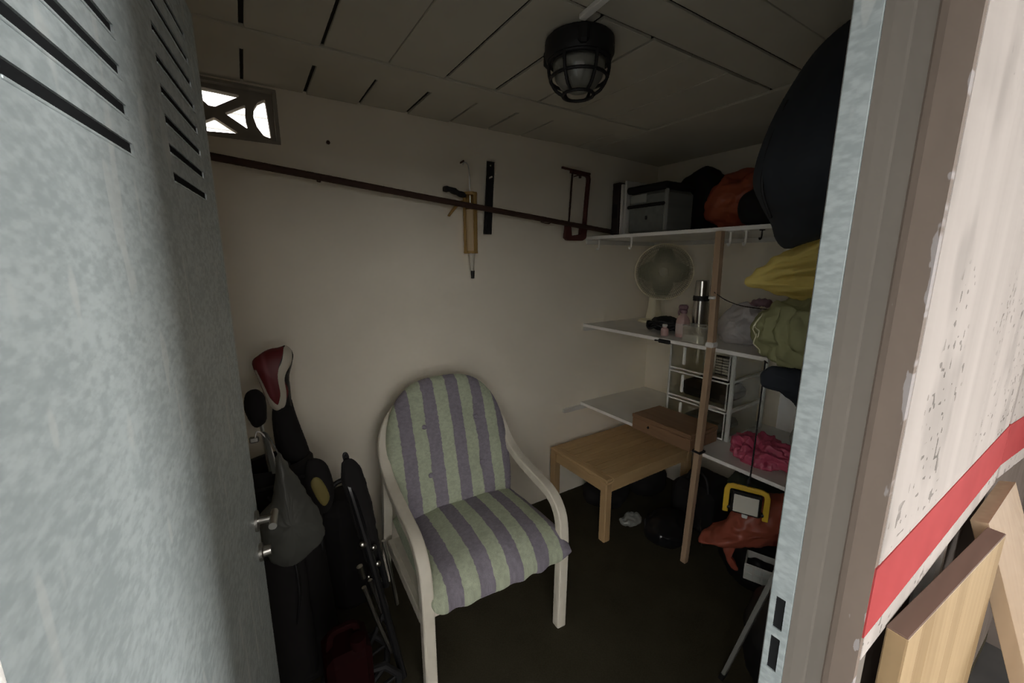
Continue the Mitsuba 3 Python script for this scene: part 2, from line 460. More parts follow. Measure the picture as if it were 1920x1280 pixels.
# ------------------------------------------------------------------ armchair
CH = 'garden_armchair'
cx = .735
hoop = [(.435, 1.215, 0), (.433, 1.213, .25), (.432, 1.213, .44), (.431, 1.235, .54), (.430, 1.300, .598), (.428, 1.42, .620), (.426, 1.56, .645), (.425, 1.68, .690), (.430, 1.755, .770), (.462, 1.80, .85),
        (.535, 1.845, .925), (.63, 1.875, .972), (.735, 1.885, .985)]
right = [(2 * cx - x, y, z) for x, y, z in hoop[::-1][1:]]
path = catmull(hoop + right, 7)
sec = rrect(.046, .044, .008, 3)
frame = sweep(path, sec, up=(0, 1, 0))
cm = move(frame, (-cx, -1.5, 0))
CHM = T().translate([cx, 1.5, 0]).rotate([0, 0, 1], -2.0)


def chair(name, m, bsdf, smooth=False, uv=None, label=None):
    m = m.copy()
    m.apply_transform(np.array(CHM.matrix))
    return put(CH + '__' + name, m, bsdf, smooth, uv=uv, label=label)


chair('frame', cm, 'm_chair_wood', 35, label='bent cream wooden hoop of legs, arms and back')
for s in (-1, 1):
    x = s * (cx - .427)
    chair('rear_leg', sweep(catmull([(x, .19, .70), (x, .235, .45), (x, .31, .2), (x, .37, 0)], 5), rrect(.042, .04, .007, 2)), 'm_chair_wood', 35)
chair('seat_frame', cat_(box(-.30, .30, -.25, -.215, .285, .335, .004), box(-.30, .30, .18, .215, .285, .335, .004), *[box(-.30 + .12 * k, -.24 + .12 * k, -.24, .20, .318, .336, .003) for k in range(6)],
                         box(-.32, -.29, -.25, .215, .285, .335, .004), box(.29, .32, -.25, .215, .285, .335, .004)), 'm_chair_wood')


def cushion(W, L, TH, arch, nu=90, nv=80, pw=5.0, seed=3, tufts=(), puff=0.35, wr=.004, frill=0.0):
    """A pillow of width 2W and length L, thickness TH; the width follows the outline arch(v). uv.x runs across the stripes."""
    vs, uvs, fs = [], [], []
    for side in (1, -1):
        for j in range(nv + 1):
            v = j / nv
            v2 = 0.5 - 0.5 * math.cos(math.pi * v)
            w = max(W * arch(v2), 1e-3)
            for i in range(nu + 1):
                u = -math.cos(math.pi * i / nu)
                x, y = u * w, v2 * L
                e = max(0.0, 1 - abs(u) ** pw) ** (1 / 2.4) * max(0.0, 1 - abs(2 * v2 - 1) ** (pw + 3)) ** (1 / 2.4)
                t = TH / 2 * e * (1 + puff * (1 - u * u) * (1 - (2 * v2 - 1) ** 2) * (1 if side > 0 else 0))
                for (tu, tv, ta, tr) in tufts:
                    d2 = ((x - tu) ** 2 + (y - tv) ** 2) / tr ** 2
                    t -= ta * math.exp(-d2) * (1 if side > 0 else 0.4) * e
                vs.append((x, y, side * t))
                uvs.append(((x / W + 1) / 2, v2 * L / (2 * W)))
        o = (nv + 1) * (nu + 1) * (0 if side > 0 else 1)
        for j in range(nv):
            for i in range(nu):
                a, b, c2, d = o + j * (nu + 1) + i, o + j * (nu + 1) + i + 1, o + (j + 1) * (nu + 1) + i + 1, o + (j + 1) * (nu + 1) + i
                fs += [[a, b, c2], [a, c2, d]] if side > 0 else [[a, c2, b], [a, d, c2]]
    v = np.array(vs)
    n = meshkit.fbm(np.stack([v[:, 0] * 9, v[:, 1] * 7, v[:, 2] * 4], 1), 3, seed) - 0.5
    v[:, 2] += n * wr * 2.5
    if frill:
        k = np.exp(-((v[:, 1]) / .10) ** 2)
        v[:, 2] += k * frill * np.sin(v[:, 0] * 75 + 3 * n)
        v[:, 1] += k * frill * .8 * np.cos(v[:, 0] * 60)
    return trimesh.Trimesh(v, np.array(fs), process=False), np.array(uvs)


def flat_side(u):
    return 1.0


def back_arch(v):
    if v < .35:
        return .93 + .07 * math.sin(v / .35 * math.pi / 2)
    return max(0.0, 1 - ((v - .35) / .65) ** 2.7) ** (1 / 2.7)


m, uv = cushion(.315, .575, .135, lambda v: .97 - .05 * v + .03 * math.sin(min(1, v * 6) * math.pi / 2), seed=4, puff=.45, wr=.006, frill=.0035)
v = np.array(m.vertices)
drop = np.clip((.14 - v[:, 1]) / .14, 0, 1)
v[:, 2] -= drop ** 2 * .035
m.vertices = v
ms = move(m, (0.015, -.335, .425), rx=-2)
chair('seat_cushion', ms, 'm_stripes', True, uv=uv, label='green and mauve striped seat cushion')
tuft = [(-.13, .42, .022, .05), (.13, .42, .022, .05), (-.13, .20, .022, .05), (.13, .20, .022, .05)]
m, uv = cushion(.305, .645, .105, back_arch, seed=8, tufts=tuft, puff=.3, wr=.005)
R = trimesh.transformations.euler_matrix(math.radians(90 - 17), 0, 0)
mb = m.copy()
mb.apply_transform(R)
mb.apply_translation((0.005, .13, .435))
chair('back_cushion', mb, 'm_stripes', True, uv=uv, label='green and mauve striped back cushion with a rounded top')
for (tu, tv, ta, tr) in tuft:
    b = trimesh.creation.icosphere(subdivisions=2, radius=.011)
    b.apply_scale([1, 1, .5])
    b.apply_translation((tu, tv, .054))
    b.apply_transform(R)
    b.apply_translation((0.005, .13, .435))
    chair('back_cushion__button', b, 'm_button', True)
mat('m_button', (0.24, 0.22, 0.26), 0.8, 0.2)
tag(CH, 'cream bentwood armchair with green and mauve striped cushions in the middle of the room', 'armchair')

# ------------------------------------------------------------------ low pine table under the shelves
TB = 'low_table'
tx0, tx1, ty0, ty1, tz = 1.575, 2.37, 1.475, 1.985, .395
for k in range(7):
    a = ty0 + .05 + k * (ty1 - ty0 - .1) / 7
    put(TB + '__slat', box(tx0 + .055, tx1 - .055, a + .0012, a + (ty1 - ty0 - .1) / 7 - .0012, tz - .018, tz - .001, .0015), 'm_pine_x')
for x0, x1 in ((tx0, tx0 + .055), (tx1 - .055, tx1)):
    put(TB + '__end_board', box(x0, x1, ty0, ty1, tz - .022, tz, .006), 'm_pine_y')
for y0, y1 in ((ty0, ty0 + .05), (ty1 - .05, ty1)):
    put(TB + '__side_board', box(tx0 + .055, tx1 - .055, y0, y1, tz - .022, tz, .003), 'm_pine_x')
put(TB + '__apron', box(tx0 + .05, tx1 - .05, ty0 + .006, ty0 + .026, tz - .085, tz - .022, .003), 'm_pine_x')
put(TB + '__apron', box(tx0 + .05, tx1 - .05, ty1 - .026, ty1 - .006, tz - .085, tz - .022, .003), 'm_pine_x')
put(TB + '__apron', box(tx0 + .006, tx0 + .026, ty0 + .05, ty1 - .05, tz - .085, tz - .022, .003), 'm_pine_y')
put(TB + '__apron', box(tx1 - .026, tx1 - .006, ty0 + .05, ty1 - .05, tz - .085, tz - .022, .003), 'm_pine_y')
for x in (tx0, tx1 - .05):
    for y in (ty0, ty1 - .05):
        put(TB + '__leg', box(x, x + .05, y, y + .05, 0, tz - .021, .006), 'm_pine_z')
wood('m_pine_y', (0.60, 0.41, 0.21), (0.46, 0.30, 0.14), 1)
tag(TB, 'low pine coffee table with a slatted top under the lowest shelf', 'table')

# ------------------------------------------------------------------ shelves and the post
mat('m_shelf', mikit.proc(lambda p, n, uv: MX((0.70, 0.69, 0.65), (0.60, 0.58, 0.54), F(p.x * 8, p.y * 8, octaves=3))), 0.4, 0.45)
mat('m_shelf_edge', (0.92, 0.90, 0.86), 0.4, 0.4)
SX = 1.858
for key, z, ya, lab in (('wall_shelf', .644, .66, 'lowest white shelf, carrying the drawer tower and the wooden box'), ('wall_shelf_001', 1.19, .852, 'middle white shelf, carrying the fan and the steel flask'),
                        ('wall_shelf_002', 1.752, .70, 'highest white shelf, carrying the grey bag and the orange bag')):
    scene[key + '__board'] = mikit.ply(box(SX + .003, X1, ya, Y1, z - .018, z, .001), 'm_shelf')
    put(key + '__edge_strip', box(SX, SX + .004, ya, Y1 - .001, z - .018, z + .0005, .001), 'm_shelf_edge', label='white front edge, extra pale for the light on it')  # edge paler than the board, in place of stronger light on it
    xa = 1.70 if z < 1 else SX
    put(key + '__wall_batten', box(xa, X1, Y1 - .02, Y1, z - .046, z - .0185, .002), 'm_shelf')
    put(key + '__wall_batten', box(X1 - .02, X1, ya, Y1 - .02, z - .046, z - .0185, .002), 'm_shelf')
    tag(key, lab, 'shelf', 'white shelves in the corner')


def hook(x, y, z, s=1.0):
    p = catmull([(x, y, z), (x, y, z - .02 * s), (x - .003, y, z - .035 * s), (x - .012, y, z - .042 * s), (x - .02, y, z - .036 * s)], 5)
    return cat_(tube(p, .0032 * s, 8), box(x - .008, x + .008, y - .009, y + .009, z - .004, z, .001))


for i, (x, y) in enumerate(((1.90, 1.94), (1.885, 1.665), (1.885, 1.085), (1.885, 1.015))):
    put('wall_shelf_002__hook', hook(x, y, 1.7335, 1.5), 'm_shelf_edge', 30, label='small white hook screwed under the shelf')
put('wall_shelf_002__hook', hook(1.885, .948, 1.7335), 'm_black', 30, label='small dark hook screwed under the shelf')
put('wall_shelf__bracket', beam((1.90, .97, .612), (2.3, 1.02, .612), .022, .012), 'm_shelf', label='pale support bar under the shelf')

put('wooden_post', sweep(np.array([(1.843, 1.140, 0), (1.838, 1.115, .62), (1.836, 1.098, 1.20), (1.838, 1.108, 1.7335)]), rrect(.032, .030, .003, 2), up=(0, 1, 0)), 'm_post', 30,
    label='unpainted wooden post that props the front of the shelves', cat='post')
put('wooden_post__clip', box(1.812, 1.862, 1.078, 1.118, 1.196, 1.222, .006), 'm_shelf_edge', label='white plastic clip')
put('wooden_post__clip', move(box(1.818, 1.866, 1.092, 1.138, .648, .660, .002), (0, 0, 0)), 'm_black', 30, label='dark tie around the post')
put('wooden_post__clip', box(1.812, 1.830, 1.09, 1.122, 1.425, 1.440, .003), 'm_shelf_edge', label='small white clip beside the flask')


def inflate(outline, tf, tb, n_t=72, n_r=14, p=2.2, seed=0, noise=0.0, freq=25.0):
    """A puffed solid from a star-shaped outline in (x, z): front half tf deep (towards -y), back half tb; returns a mesh about y = 0."""
    o = catmull(np.c_[np.array(outline, float), np.zeros(len(outline))], 10, closed=True)[:, :2]
    cen = np.array(sg.Polygon(o).buffer(0).representative_point().coords[0]) * .4 + np.array(sg.Polygon(o).buffer(0).centroid.coords[0]) * .6
    L = np.r_[0, np.cumsum(np.linalg.norm(np.diff(np.vstack([o, o[:1]]), axis=0), axis=1))]
    q = np.linspace(0, L[-1], n_t, endpoint=False)
    oo = np.vstack([o, o[:1]])
    b = np.stack([np.interp(q, L, oo[:, 0]), np.interp(q, L, oo[:, 1])], 1)
    v, f = [], []
    rr = np.sin(np.linspace(0.04, 1, n_r) * np.pi / 2)
    for r in rr:
        e = (1 - r ** p) ** (1 / p)
        w = cen + (b - cen) * r
        v.append(np.c_[w[:, 0], np.full(n_t, -tf * e), w[:, 1]])
    for r in rr[::-1][1:]:
        e = (1 - r ** p) ** (1 / p)
        w = cen + (b - cen) * r
        v.append(np.c_[w[:, 0], np.full(n_t, tb * e), w[:, 1]])
    k = len(v)
    v = np.vstack(v + [[[cen[0], -tf, cen[1]], [cen[0], tb, cen[1]]]])
    for i in range(k - 1):
        for j in range(n_t):
            h = (j + 1) % n_t
            f += [[i * n_t + j, i * n_t + h, (i + 1) * n_t + h], [i * n_t + j, (i + 1) * n_t + h, (i + 1) * n_t + j]]
    for j in range(n_t):
        h = (j + 1) % n_t
        f += [[k * n_t, h, j], [k * n_t + 1, (k - 1) * n_t + j, (k - 1) * n_t + h]]
    m = trimesh.Trimesh(v, np.array(f), process=False)
    if m.volume < 0:
        m.invert()
    if noise:
        m = crumple(m, noise, freq, seed)
    return m


# ------------------------------------------------------------------ tools on the back wall
mat('m_rust', mikit.proc(lambda p, n, uv: MX((0.045, 0.026, 0.021), (0.075, 0.042, 0.03), F(p.x * 25, p.y * 60, p.z * 60, octaves=3))), 0.7, 0.25)
RZ = lambda x: 1.976 - (x + .055) * .0930
put('wall_pole', tube([(-.40, 1.94, RZ(-.40)), (.8, 1.94, RZ(.8) - .004), (2.04, 1.94, RZ(2.04))], .0140, 14), 'm_rust', 40, label='long thin rust brown pole running across the back wall', cat='pole')
for x in (-.25, .30, 1.50):
    put('wall_back__hook', tube(catmull([(x, 2.025, RZ(x) - .004), (x, 1.955, RZ(x) - .018), (x, 1.938, RZ(x) - .018), (x, 1.922, RZ(x) - .004)], 5), .003, 8), 'm_rust', 30, label='small hook that carries the pole')
put('wall_back__plug', lathe([(0, 0), (.008, 0), (.008, .004), (0, .005)], 16).apply_transform(trimesh.transformations.rotation_matrix(math.pi / 2, [1, 0, 0])).apply_translation((.357, 2.02, 2.10)), 'm_rust', 30, label='dark screw plug near the vent')

mat('m_yellowed', mikit.proc(lambda p, n, uv: MX((0.46, 0.29, 0.095), (0.36, 0.22, 0.07), F(p.x * 30, p.y * 30, p.z * 14, octaves=3))), 0.5, 0.35)
mat('m_translucent', (0.62, 0.58, 0.50), 0.3, 0.4)
mat('m_cartridge', (0.56, 0.42, 0.25), 0.5, 0.3)
G = 'caulking_gun'
gx, gy = 1.016, 1.985
a = np.linspace(math.radians(35), math.radians(325), 26) - math.radians(120)
ring = [(.037 * math.cos(t), .033 * math.sin(t)) for t in a] + [(.034 * math.cos(t), .030 * math.sin(t)) for t in a[::-1]]
tr = prism(sg.Polygon(ring).buffer(0), .285)
tr.apply_translation((gx, gy, 1.65))
put(G + '__trough', tr, 'm_yellowed', 40, label='yellow half-round trough')
put(G + '__cartridge', lathe([(0, 1.642), (.027, 1.642), (.0275, 1.65), (.0275, 1.86), (0, 1.862)], 28, (gx, gy, 0)), 'm_cartridge', 40, label='tan sealant cartridge')
put(G + '__nozzle', lathe([(0, 1.642), (.017, 1.642), (.015, 1.625), (.0085, 1.548), (0, 1.547)], 20, (gx + .006, gy, 0)), 'm_translucent', 40, label='pale cone nozzle')
put(G + '__nozzle_cap', lathe([(0, 1.55), (.0105, 1.55), (.009, 1.51), (0, 1.508)], 16, (gx + .008, gy, 0)), 'm_black', 40, label='dark nozzle cap')
put(G + '__back_plate', lathe([(0, 1.933), (.037, 1.933), (.038, 1.937), (.037, 1.947), (0, 1.947)], 28, (gx, gy, 0)), 'm_yellowed', 40)
put(G + '__front_ring', lathe([(.018, 1.640), (.037, 1.640), (.038, 1.646), (.037, 1.653), (.018, 1.653), (.018, 1.640)], 28, (gx, gy, 0)), 'm_yellowed', 40)
put(G + '__rod', tube(catmull([(gx + .001, gy, 1.86), (gx, gy, 1.99), (gx - .003, gy, 2.06), (gx - .010, gy + .004, 2.085), (gx - .024, gy + .01, 2.092), (gx - .030, gy + .012, 2.080)], 6), .0028, 8), 'm_steel', 30, label='thin wire rod ending in a hook')
hp = catmull([(gx - .03, gy, 1.928), (gx - .07, gy - .004, 1.938), (gx - .11, gy - .006, 1.950), (gx - .146, gy - .006, 1.951)], 6)
put(G + '__grip', sweep(hp, np.array([rrect(.022 + .006 * math.sin(i * .5) ** 2, .034, .009, 3) for i in range(len(hp))]), up=(0, 1, 0)), 'm_black', 40, label='black hand grip')
tp = catmull([(gx - .03, gy, 1.90), (gx - .065, gy, 1.888), (gx - .09, gy, 1.862), (gx - .122, gy, 1.824)], 6)
put(G + '__trigger', sweep(tp, np.array([rrect(.020 - .010 * i / len(tp), .016, .004, 2) for i in range(len(tp))]), up=(0, 1, 0)), 'm_yellowed', 40, label='yellow trigger lever')
tag(G, 'yellow caulking gun with a black grip hanging nozzle down on the back wall', 'caulking gun')
put('wall_back__nail', rod((.984, 2.03, 2.092), (.984, 1.985, 2.096), .0045, 10), 'm_rust', 30, label='nail that holds the caulking gun')

B = 'flat_bar'
pl = sg.Polygon([(1.121, 2.112), (1.164, 2.112), (1.162, 2.05), (1.143, 1.742), (1.096, 1.742), (1.118, 2.05)]).difference(sg.Point(1.142, 2.094).buffer(.007))
put(B, wall_plate(pl, 1.985, 1.992), 'm_black', label='flat black metal bar hanging upright right of the caulking gun', cat='bar')
put(B + '__pale_mark', wall_plate([(1.127, 2.030), (1.150, 2.042), (1.151, 2.034), (1.128, 2.022)], 1.9835, 1.9855), 'm_translucent', label='pale scuff mark')
put(B + '__bevel', wall_plate([(1.114, 1.765), (1.125, 2.05), (1.131, 2.05), (1.120, 1.765)], 1.9825, 1.9865), 'm_black')
put('wall_back__nail', rod((1.142, 2.03, 2.0985), (1.142, 1.975, 2.0985), .003, 10), 'm_rust', 30, label='nail that holds the flat bar')

H = 'hacksaw'
mat('m_dark_red', (0.085, 0.028, 0.024), 0.5, 0.35)
sy = 1.992
put(H + '__frame', cat_(sweep(catmull([(1.700, sy, 2.124), (1.79, sy, 2.118), (1.828, sy, 2.112), (1.838, sy, 2.09), (1.832, sy, 2.03), (1.815, sy, 1.80)], 6), rrect(.014, .032, .004, 2), up=(0, 1, 0)),
                         sweep(catmull([(1.628, sy, 2.139), (1.70, sy, 2.134), (1.85, sy, 2.125)], 5), rrect(.012, .012, .003, 2), up=(0, 1, 0))), 'm_dark_red', 35, label='dark steel saw frame')
put(H + '__blade', wall_plate([(1.703, 2.13), (1.716, 2.13), (1.694, 1.79), (1.682, 1.79)], sy - .001, sy + .001), 'm_rust', label='narrow saw blade')
hd = sg.Polygon([(1.668, 1.835), (1.835, 1.822), (1.824, 1.742), (1.80, 1.726), (1.68, 1.724), (1.655, 1.738)]).buffer(-.008).buffer(.008)
hd = hd.difference(sg.Polygon([(1.705, 1.806), (1.775, 1.797), (1.772, 1.768), (1.712, 1.758)]).buffer(.006))
put(H + '__handle', wall_plate(hd, sy - .014, sy + .010), 'm_dark_red', label='dark red closed handle')
put(H + '__wing_nut', lathe([(0, -.01), (.008, -.01), (.008, .01), (0, .01)], 12, (1.77, sy, 2.105)), 'm_rust', 30)
tag(H, 'dark red framed hacksaw hanging upright on the back wall left of the highest shelf', 'hacksaw')
put('wall_back__nail', rod((1.745, 2.03, 2.104), (1.745, 1.975, 2.107), .003, 10), 'm_rust', 30, label='nail that holds the hacksaw')

# ------------------------------------------------------------------ caged ceiling lamp
LP = 'bulkhead_lamp'
lx, ly = .945, 1.085
lz = ZC - .012
mat('m_lamp_glass', (0.20, 0.20, 0.175), 0.12, 0.5, clearcoat=0.6, clearcoat_gloss=0.95)
put(LP + '__housing', lathe([(0, lz), (.098, lz), (.106, lz - .008), (.108, lz - .045), (.100, lz - .062), (.080, lz - .066), (0, lz - .066)], 40, (lx, ly, 0)), 'm_black', 35, label='round black housing')
put(LP + '__glass', lathe([(0, lz - .150), (.030, lz - .147), (.056, lz - .134), (.074, lz - .110), (.080, lz - .08), (.081, lz - .066), (0, lz - .06)][::-1], 40, (lx, ly, 0)), 'm_lamp_glass', True, label='dim glass dome')
cage = []
for z, r in ((lz - .064, .092), (lz - .112, .088), (lz - .158, .048)):
    t = np.linspace(0, 2 * np.pi, 40, endpoint=False)
    cage.append(tube(np.c_[lx + r * np.cos(t), ly + r * np.sin(t), np.full(40, z)], .0052, 8, True))
for k in range(6):
    t = math.radians(60 * k + 22)
    pr = catmull([(.094, 0, lz - .058), (.093, 0, lz - .09), (.086, 0, lz - .116), (.070, 0, lz - .143), (.048, 0, lz - .158)], 5)
    cage.append(tube(np.c_[lx + pr[:, 0] * math.cos(t), ly + pr[:, 0] * math.sin(t), pr[:, 2]], .0052, 8))
put(LP + '__cage', cat_(*cage), 'm_black', 40, label='black wire guard')
for k in range(3):
    t = math.radians(120 * k + 115)
    put(LP + '__lug', move(box(-.016, .02, -.016, .016, lz - .06, lz - .008, .008), (lx + .103 * math.cos(t), ly + .103 * math.sin(t), 0), rz=math.degrees(t)).apply_translation((0, 0, 0)) if False else
        move(box(-.016, .018, -.016, .016, -.052, 0, .008), (lx + .103 * math.cos(t), ly + .103 * math.sin(t), lz - .006), rz=math.degrees(t)), 'm_black', label='screw lug')
tag(LP, 'round black bulkhead lamp with a wire guard on the ceiling', 'ceiling lamp')
put('cable_duct', beam((.866, .985, lz - .005), (.80, .30, lz - .005), .022, .014), 'm_white_paint', label='narrow white cable duct on the ceiling leading to the caged lamp', cat='cable duct')

# ------------------------------------------------------------------ highest shelf: things
mat('m_card_dark', (0.035, 0.026, 0.024), 0.7, 0.2)
mat('m_card_white', (0.62, 0.60, 0.56), 0.6, 0.3)
mat('m_bag_grey', mikit.proc(lambda p, n, uv: MX((0.20, 0.21, 0.19), (0.14, 0.15, 0.14), F(p.y * 40, p.z * 40, octaves=3))), 0.7, 0.25)
mat('m_cloth_black', (0.016, 0.015, 0.015), 0.85, 0.15, sheen=0.3)
mat('m_navy', mikit.proc(lambda p, n, uv: MX((0.020, 0.024, 0.030), (0.032, 0.037, 0.045), F(p.x * 12, p.y * 12, p.z * 6, octaves=3))), 0.75, 0.2, sheen=0.4)
ZS = 1.7525
put('box_file', box(1.95, 2.24, 1.838, 1.895, ZS, 2.065, .004), 'm_card_dark', label='dark brown upright file at the wall end of the highest shelf', cat='file')
put('box_file__spine_band', box(1.9485, 1.952, 1.846, 1.887, 1.86, 1.94, .0008), 'm_black')
for i, (y0, y1, h, lab) in enumerate(((1.808, 1.826, 2.05, 'thin white folder touching the dark upright file'), (1.781, 1.796, 2.066, 'taller thin white folder between the other folder and the grey bag'))):
    k = put('folder', box(1.95, 2.20, y0, y1, ZS, h, .002), 'm_card_white', label=lab, cat='folder', group='white folders on the highest shelf')
    put(k + '__pages', box(1.953, 2.197, y0 + .004, y1 - .004, h - .004, h + .0012), 'm_card_dark')
GB = 'tool_bag'
put(GB + '__body', box(1.95, 2.20, 1.495, 1.768, ZS, 1.985, .02), 'm_bag_grey', 30, label='grey front of the bag')
put(GB + '__flap', cat_(box(1.935, 2.20, 1.485, 1.775, 1.985, 2.022, .012), box(1.938, 1.960, 1.50, 1.765, 1.90, 1.918, .006)), 'm_cloth_black', 30, label='black flap and strap')
put(GB + '__window', box(1.9465, 1.953, 1.63, 1.742, 1.925, 1.975, .002), 'm_glint', label='shiny grey pocket window')
put(GB + '__side', box(1.945, 1.965, 1.487, 1.51, ZS + .01, 1.985, .006), 'm_silver_cloth', label='pale side trim')
put(GB + '__buckle', box(1.943, 1.952, 1.617, 1.63, 1.832, 1.852, .002), 'm_black')
mat('m_glint', (0.30, 0.31, 0.29), 0.3, 0.5)
mat('m_silver_cloth', (0.24, 0.25, 0.23), 0.6, 0.3)
tag(GB, 'small grey bag with a black flap beside the white folders', 'bag')
bb = ball(4)
bb.apply_scale([.13, .20, .17])
bb = crumple(bb, .045, 7, 21)
bb.vertices = np.array(bb.vertices) + [2.36, 1.57, 1.93]
v = np.array(bb.vertices)
v[:, 2] = np.maximum(v[:, 2], ZS + .001)
k = np.exp(-(((v[:, 1] - 1.50) / .09) ** 2)) * (v[:, 2] > 1.95)
v[:, 2] += k * .05
bb.vertices = v
put('black_sack', bb, 'm_cloth_black', True, label='black cloth sack slumped behind the grey bag', cat='sack')
ob = ball(5)
ob.apply_scale([.17, .19, .155])
ob = crumple(ob, .05, 8, 31)
v = np.array(ob.vertices) + [2.19, 1.19, 1.89]
v[:, 2] = np.maximum(v[:, 2], ZS + .001)
ob.vertices = v
mat('m_plastic_orange', (0.30, 0.075, 0.035), 0.38, 0.4)
put('orange_bag', ob, 'm_plastic_orange', True, label='orange plastic bag on the highest shelf right of the black sack', cat='plastic bag')
db = ball(4)
db.apply_scale([.10, .11, .095])
db = crumple(db, .02, 9, 41)
v = np.array(db.vertices) + [1.97, .985, 1.835]
v[:, 2] = np.maximum(v[:, 2], ZS + .001)
db.vertices = v
put('dark_bundle', db, 'm_cloth_black', True, label='round dark cloth bundle in front of the orange bag on the highest shelf', cat='bundle')

# ------------------------------------------------------------------ middle shelf: things
ZM = 1.1908
FN = 'desk_fan'
mat('m_cream', (0.78, 0.72, 0.54), 0.45, 0.35)
mat('m_fan_blade', (0.20, 0.205, 0.14), 0.4, 0.3)
mat('m_fan_wire', (0.38, 0.36, 0.265), 0.4, 0.3)
FC = np.array([2.30, 1.748, 1.53])
toc = np.array([-.80, -.60, .06])
toc /= np.linalg.norm(toc)
FR = trimesh.geometry.align_vectors([0, 0, 1], toc)


def fan(m):
    m = m.copy()
    m.apply_transform(FR)
    m.apply_translation(FC)
    return m


RF = .178
for zz, sg_ in ((.0, 1), (.0, -1)):
    ws = []
    for k in range(88):
        t = 2 * math.pi * k / 88
        pts = [(.030, sg_ * .052), (.11, sg_ * .046), (.165, sg_ * .022), (RF, 0)]
        ws.append(tube([(r * math.cos(t), r * math.sin(t), z) for r, z in pts], .0019, 4))
    for r, z in ((.03, .052), (.06, .051), (.09, .0485), (.115, .045), (.14, .036), (.16, .026)):
        t = np.linspace(0, 2 * np.pi, 48, endpoint=False)
        ws.append(tube(np.c_[r * np.cos(t), r * np.sin(t), np.full(48, sg_ * z)], .0018, 5, True))
    put(FN + '__guard', fan(cat_(*ws)), 'm_fan_wire', label='wire guard')
t = np.linspace(0, 2 * np.pi, 64, endpoint=False)
put(FN + '__rim', fan(tube(np.c_[RF * np.cos(t), RF * np.sin(t), np.zeros(64)], .005, 8, True)), 'm_cream', 40, label='cream rim')
for kb in range(4):
    vs, fs = [], []
    for i in range(9):
        r = .022 + i * .0165
        wd = .25 + .55 * math.sin(math.pi * min(1, (i + 1.5) / 9))
        for j in range(7):
            th = 2 * math.pi * kb / 4 + (j / 6 - .5) * 2 * wd
            vs.append((r * math.cos(th), r * math.sin(th), (j / 6 - .5) * .034))
    for i in range(8):
        for j in range(6):
            q = i * 7 + j
            fs += [[q, q + 1, q + 8], [q, q + 8, q + 7]]
    a = trimesh.Trimesh(np.array(vs), np.array(fs), process=False)
    up_ = a.copy()
    up_.vertices = np.array(up_.vertices) + [0, 0, .002]
    a.invert()
    put(FN + '__blade', fan(cat_(up_, a)), 'm_fan_blade', label='olive green blade')
put(FN + '__hub', fan(lathe([(0, -.075), (.045, -.075), (.05, -.03), (.034, -.028), (.032, .05), (.022, .056), (0, .057)], 30)), 'm_fan_wire', 35, label='hub and motor')
fb = np.array([2.34, 1.835])
put(FN + '__neck', sweep(np.array([(fb[0] - .01, fb[1] - .01, ZM + .012), (fb[0], fb[1], 1.30), (fb[0] - .005, fb[1], 1.46)]), np.array([rrect(.10, .085, .02, 3), rrect(.075, .06, .016, 3), rrect(.06, .045, .012, 3)]), up=(0, 1, 0)), 'm_cream', 35, label='cream neck')
put(FN + '__base', lathe([(0, ZM), (.095, ZM), (.098, ZM + .006), (.09, ZM + .016), (.04, ZM + .024), (0, ZM + .024)], 36, (fb[0] - .02, fb[1] - .01, 0)), 'm_cream', 35, label='cream round base')
tag(FN, 'cream desk fan with a round wire guard on the middle shelf', 'fan')

FL = 'vacuum_flask'
fx, fy = 2.15, 1.372
mat('m_flask', (0.50, 0.48, 0.45), 0.22, 0.5, 1.0)
put(FL + '__body', lathe([(0, ZM), (.037, ZM), (.040, ZM + .004), (.040, ZM + .195), (0, ZM + .195)], 40, (fx, fy, 0)), 'm_flask', 40, label='polished steel body')
put(FL + '__collar', lathe([(0, ZM + .19), (.0425, ZM + .19), (.0425, ZM + .218), (0, ZM + .218)], 40, (fx, fy, 0)), 'm_black', 40, label='black collar')
put(FL + '__cup', lathe([(0, ZM + .216), (.0375, ZM + .216), (.0345, ZM + .298), (.031, ZM + .304), (0, ZM + .304)], 40, (fx, fy, 0)), 'm_flask', 40, label='steel cup lid')
tag(FL, 'polished steel vacuum flask with a black collar next to the wooden post', 'vacuum flask')

SB = 'spray_bottle'
sx_, sy_ = 1.99, 1.365
mat('m_pink_plastic', (0.50, 0.33, 0.31), 0.35, 0.4)
mat('m_mauve', (0.22, 0.13, 0.15), 0.4, 0.4)
put(SB + '__bottle', lathe([(0, ZM), (.033, ZM), (.036, ZM + .006), (.036, ZM + .085), (.030, ZM + .105), (.014, ZM + .125), (.013, ZM + .135), (0, ZM + .135)], 28, (sx_, sy_, 0)), 'm_pink_plastic', 40, label='pale pink bottle')
put(SB + '__label_band', lathe([(.0362, ZM + .02), (.0368, ZM + .02), (.0368, ZM + .075), (.0362, ZM + .075), (.0362, ZM + .02)], 28, (sx_, sy_, 0)), 'm_mauve_pale', 40)
mat('m_mauve_pale', (0.55, 0.45, 0.42), 0.4, 0.4)
put(SB + '__spray_head', cat_(lathe([(0, ZM + .13), (.018, ZM + .13), (.019, ZM + .148), (0, ZM + .150)], 20, (sx_, sy_, 0)), box(sx_ - .016, sx_ + .016, sy_ - .022, sy_ + .028, ZM + .149, ZM + .176, .008)), 'm_mauve', 35, label='mauve spray head')
put(SB + '__trigger', sweep(catmull([(sx_, sy_ + .022, ZM + .155), (sx_, sy_ + .030, ZM + .135), (sx_, sy_ + .026, ZM + .115)], 4), rrect(.01, .006, .002, 2), up=(1, 0, 0)), 'm_mauve', 30)
tag(SB, 'pale pink spray bottle in front of the steel flask', 'spray bottle')
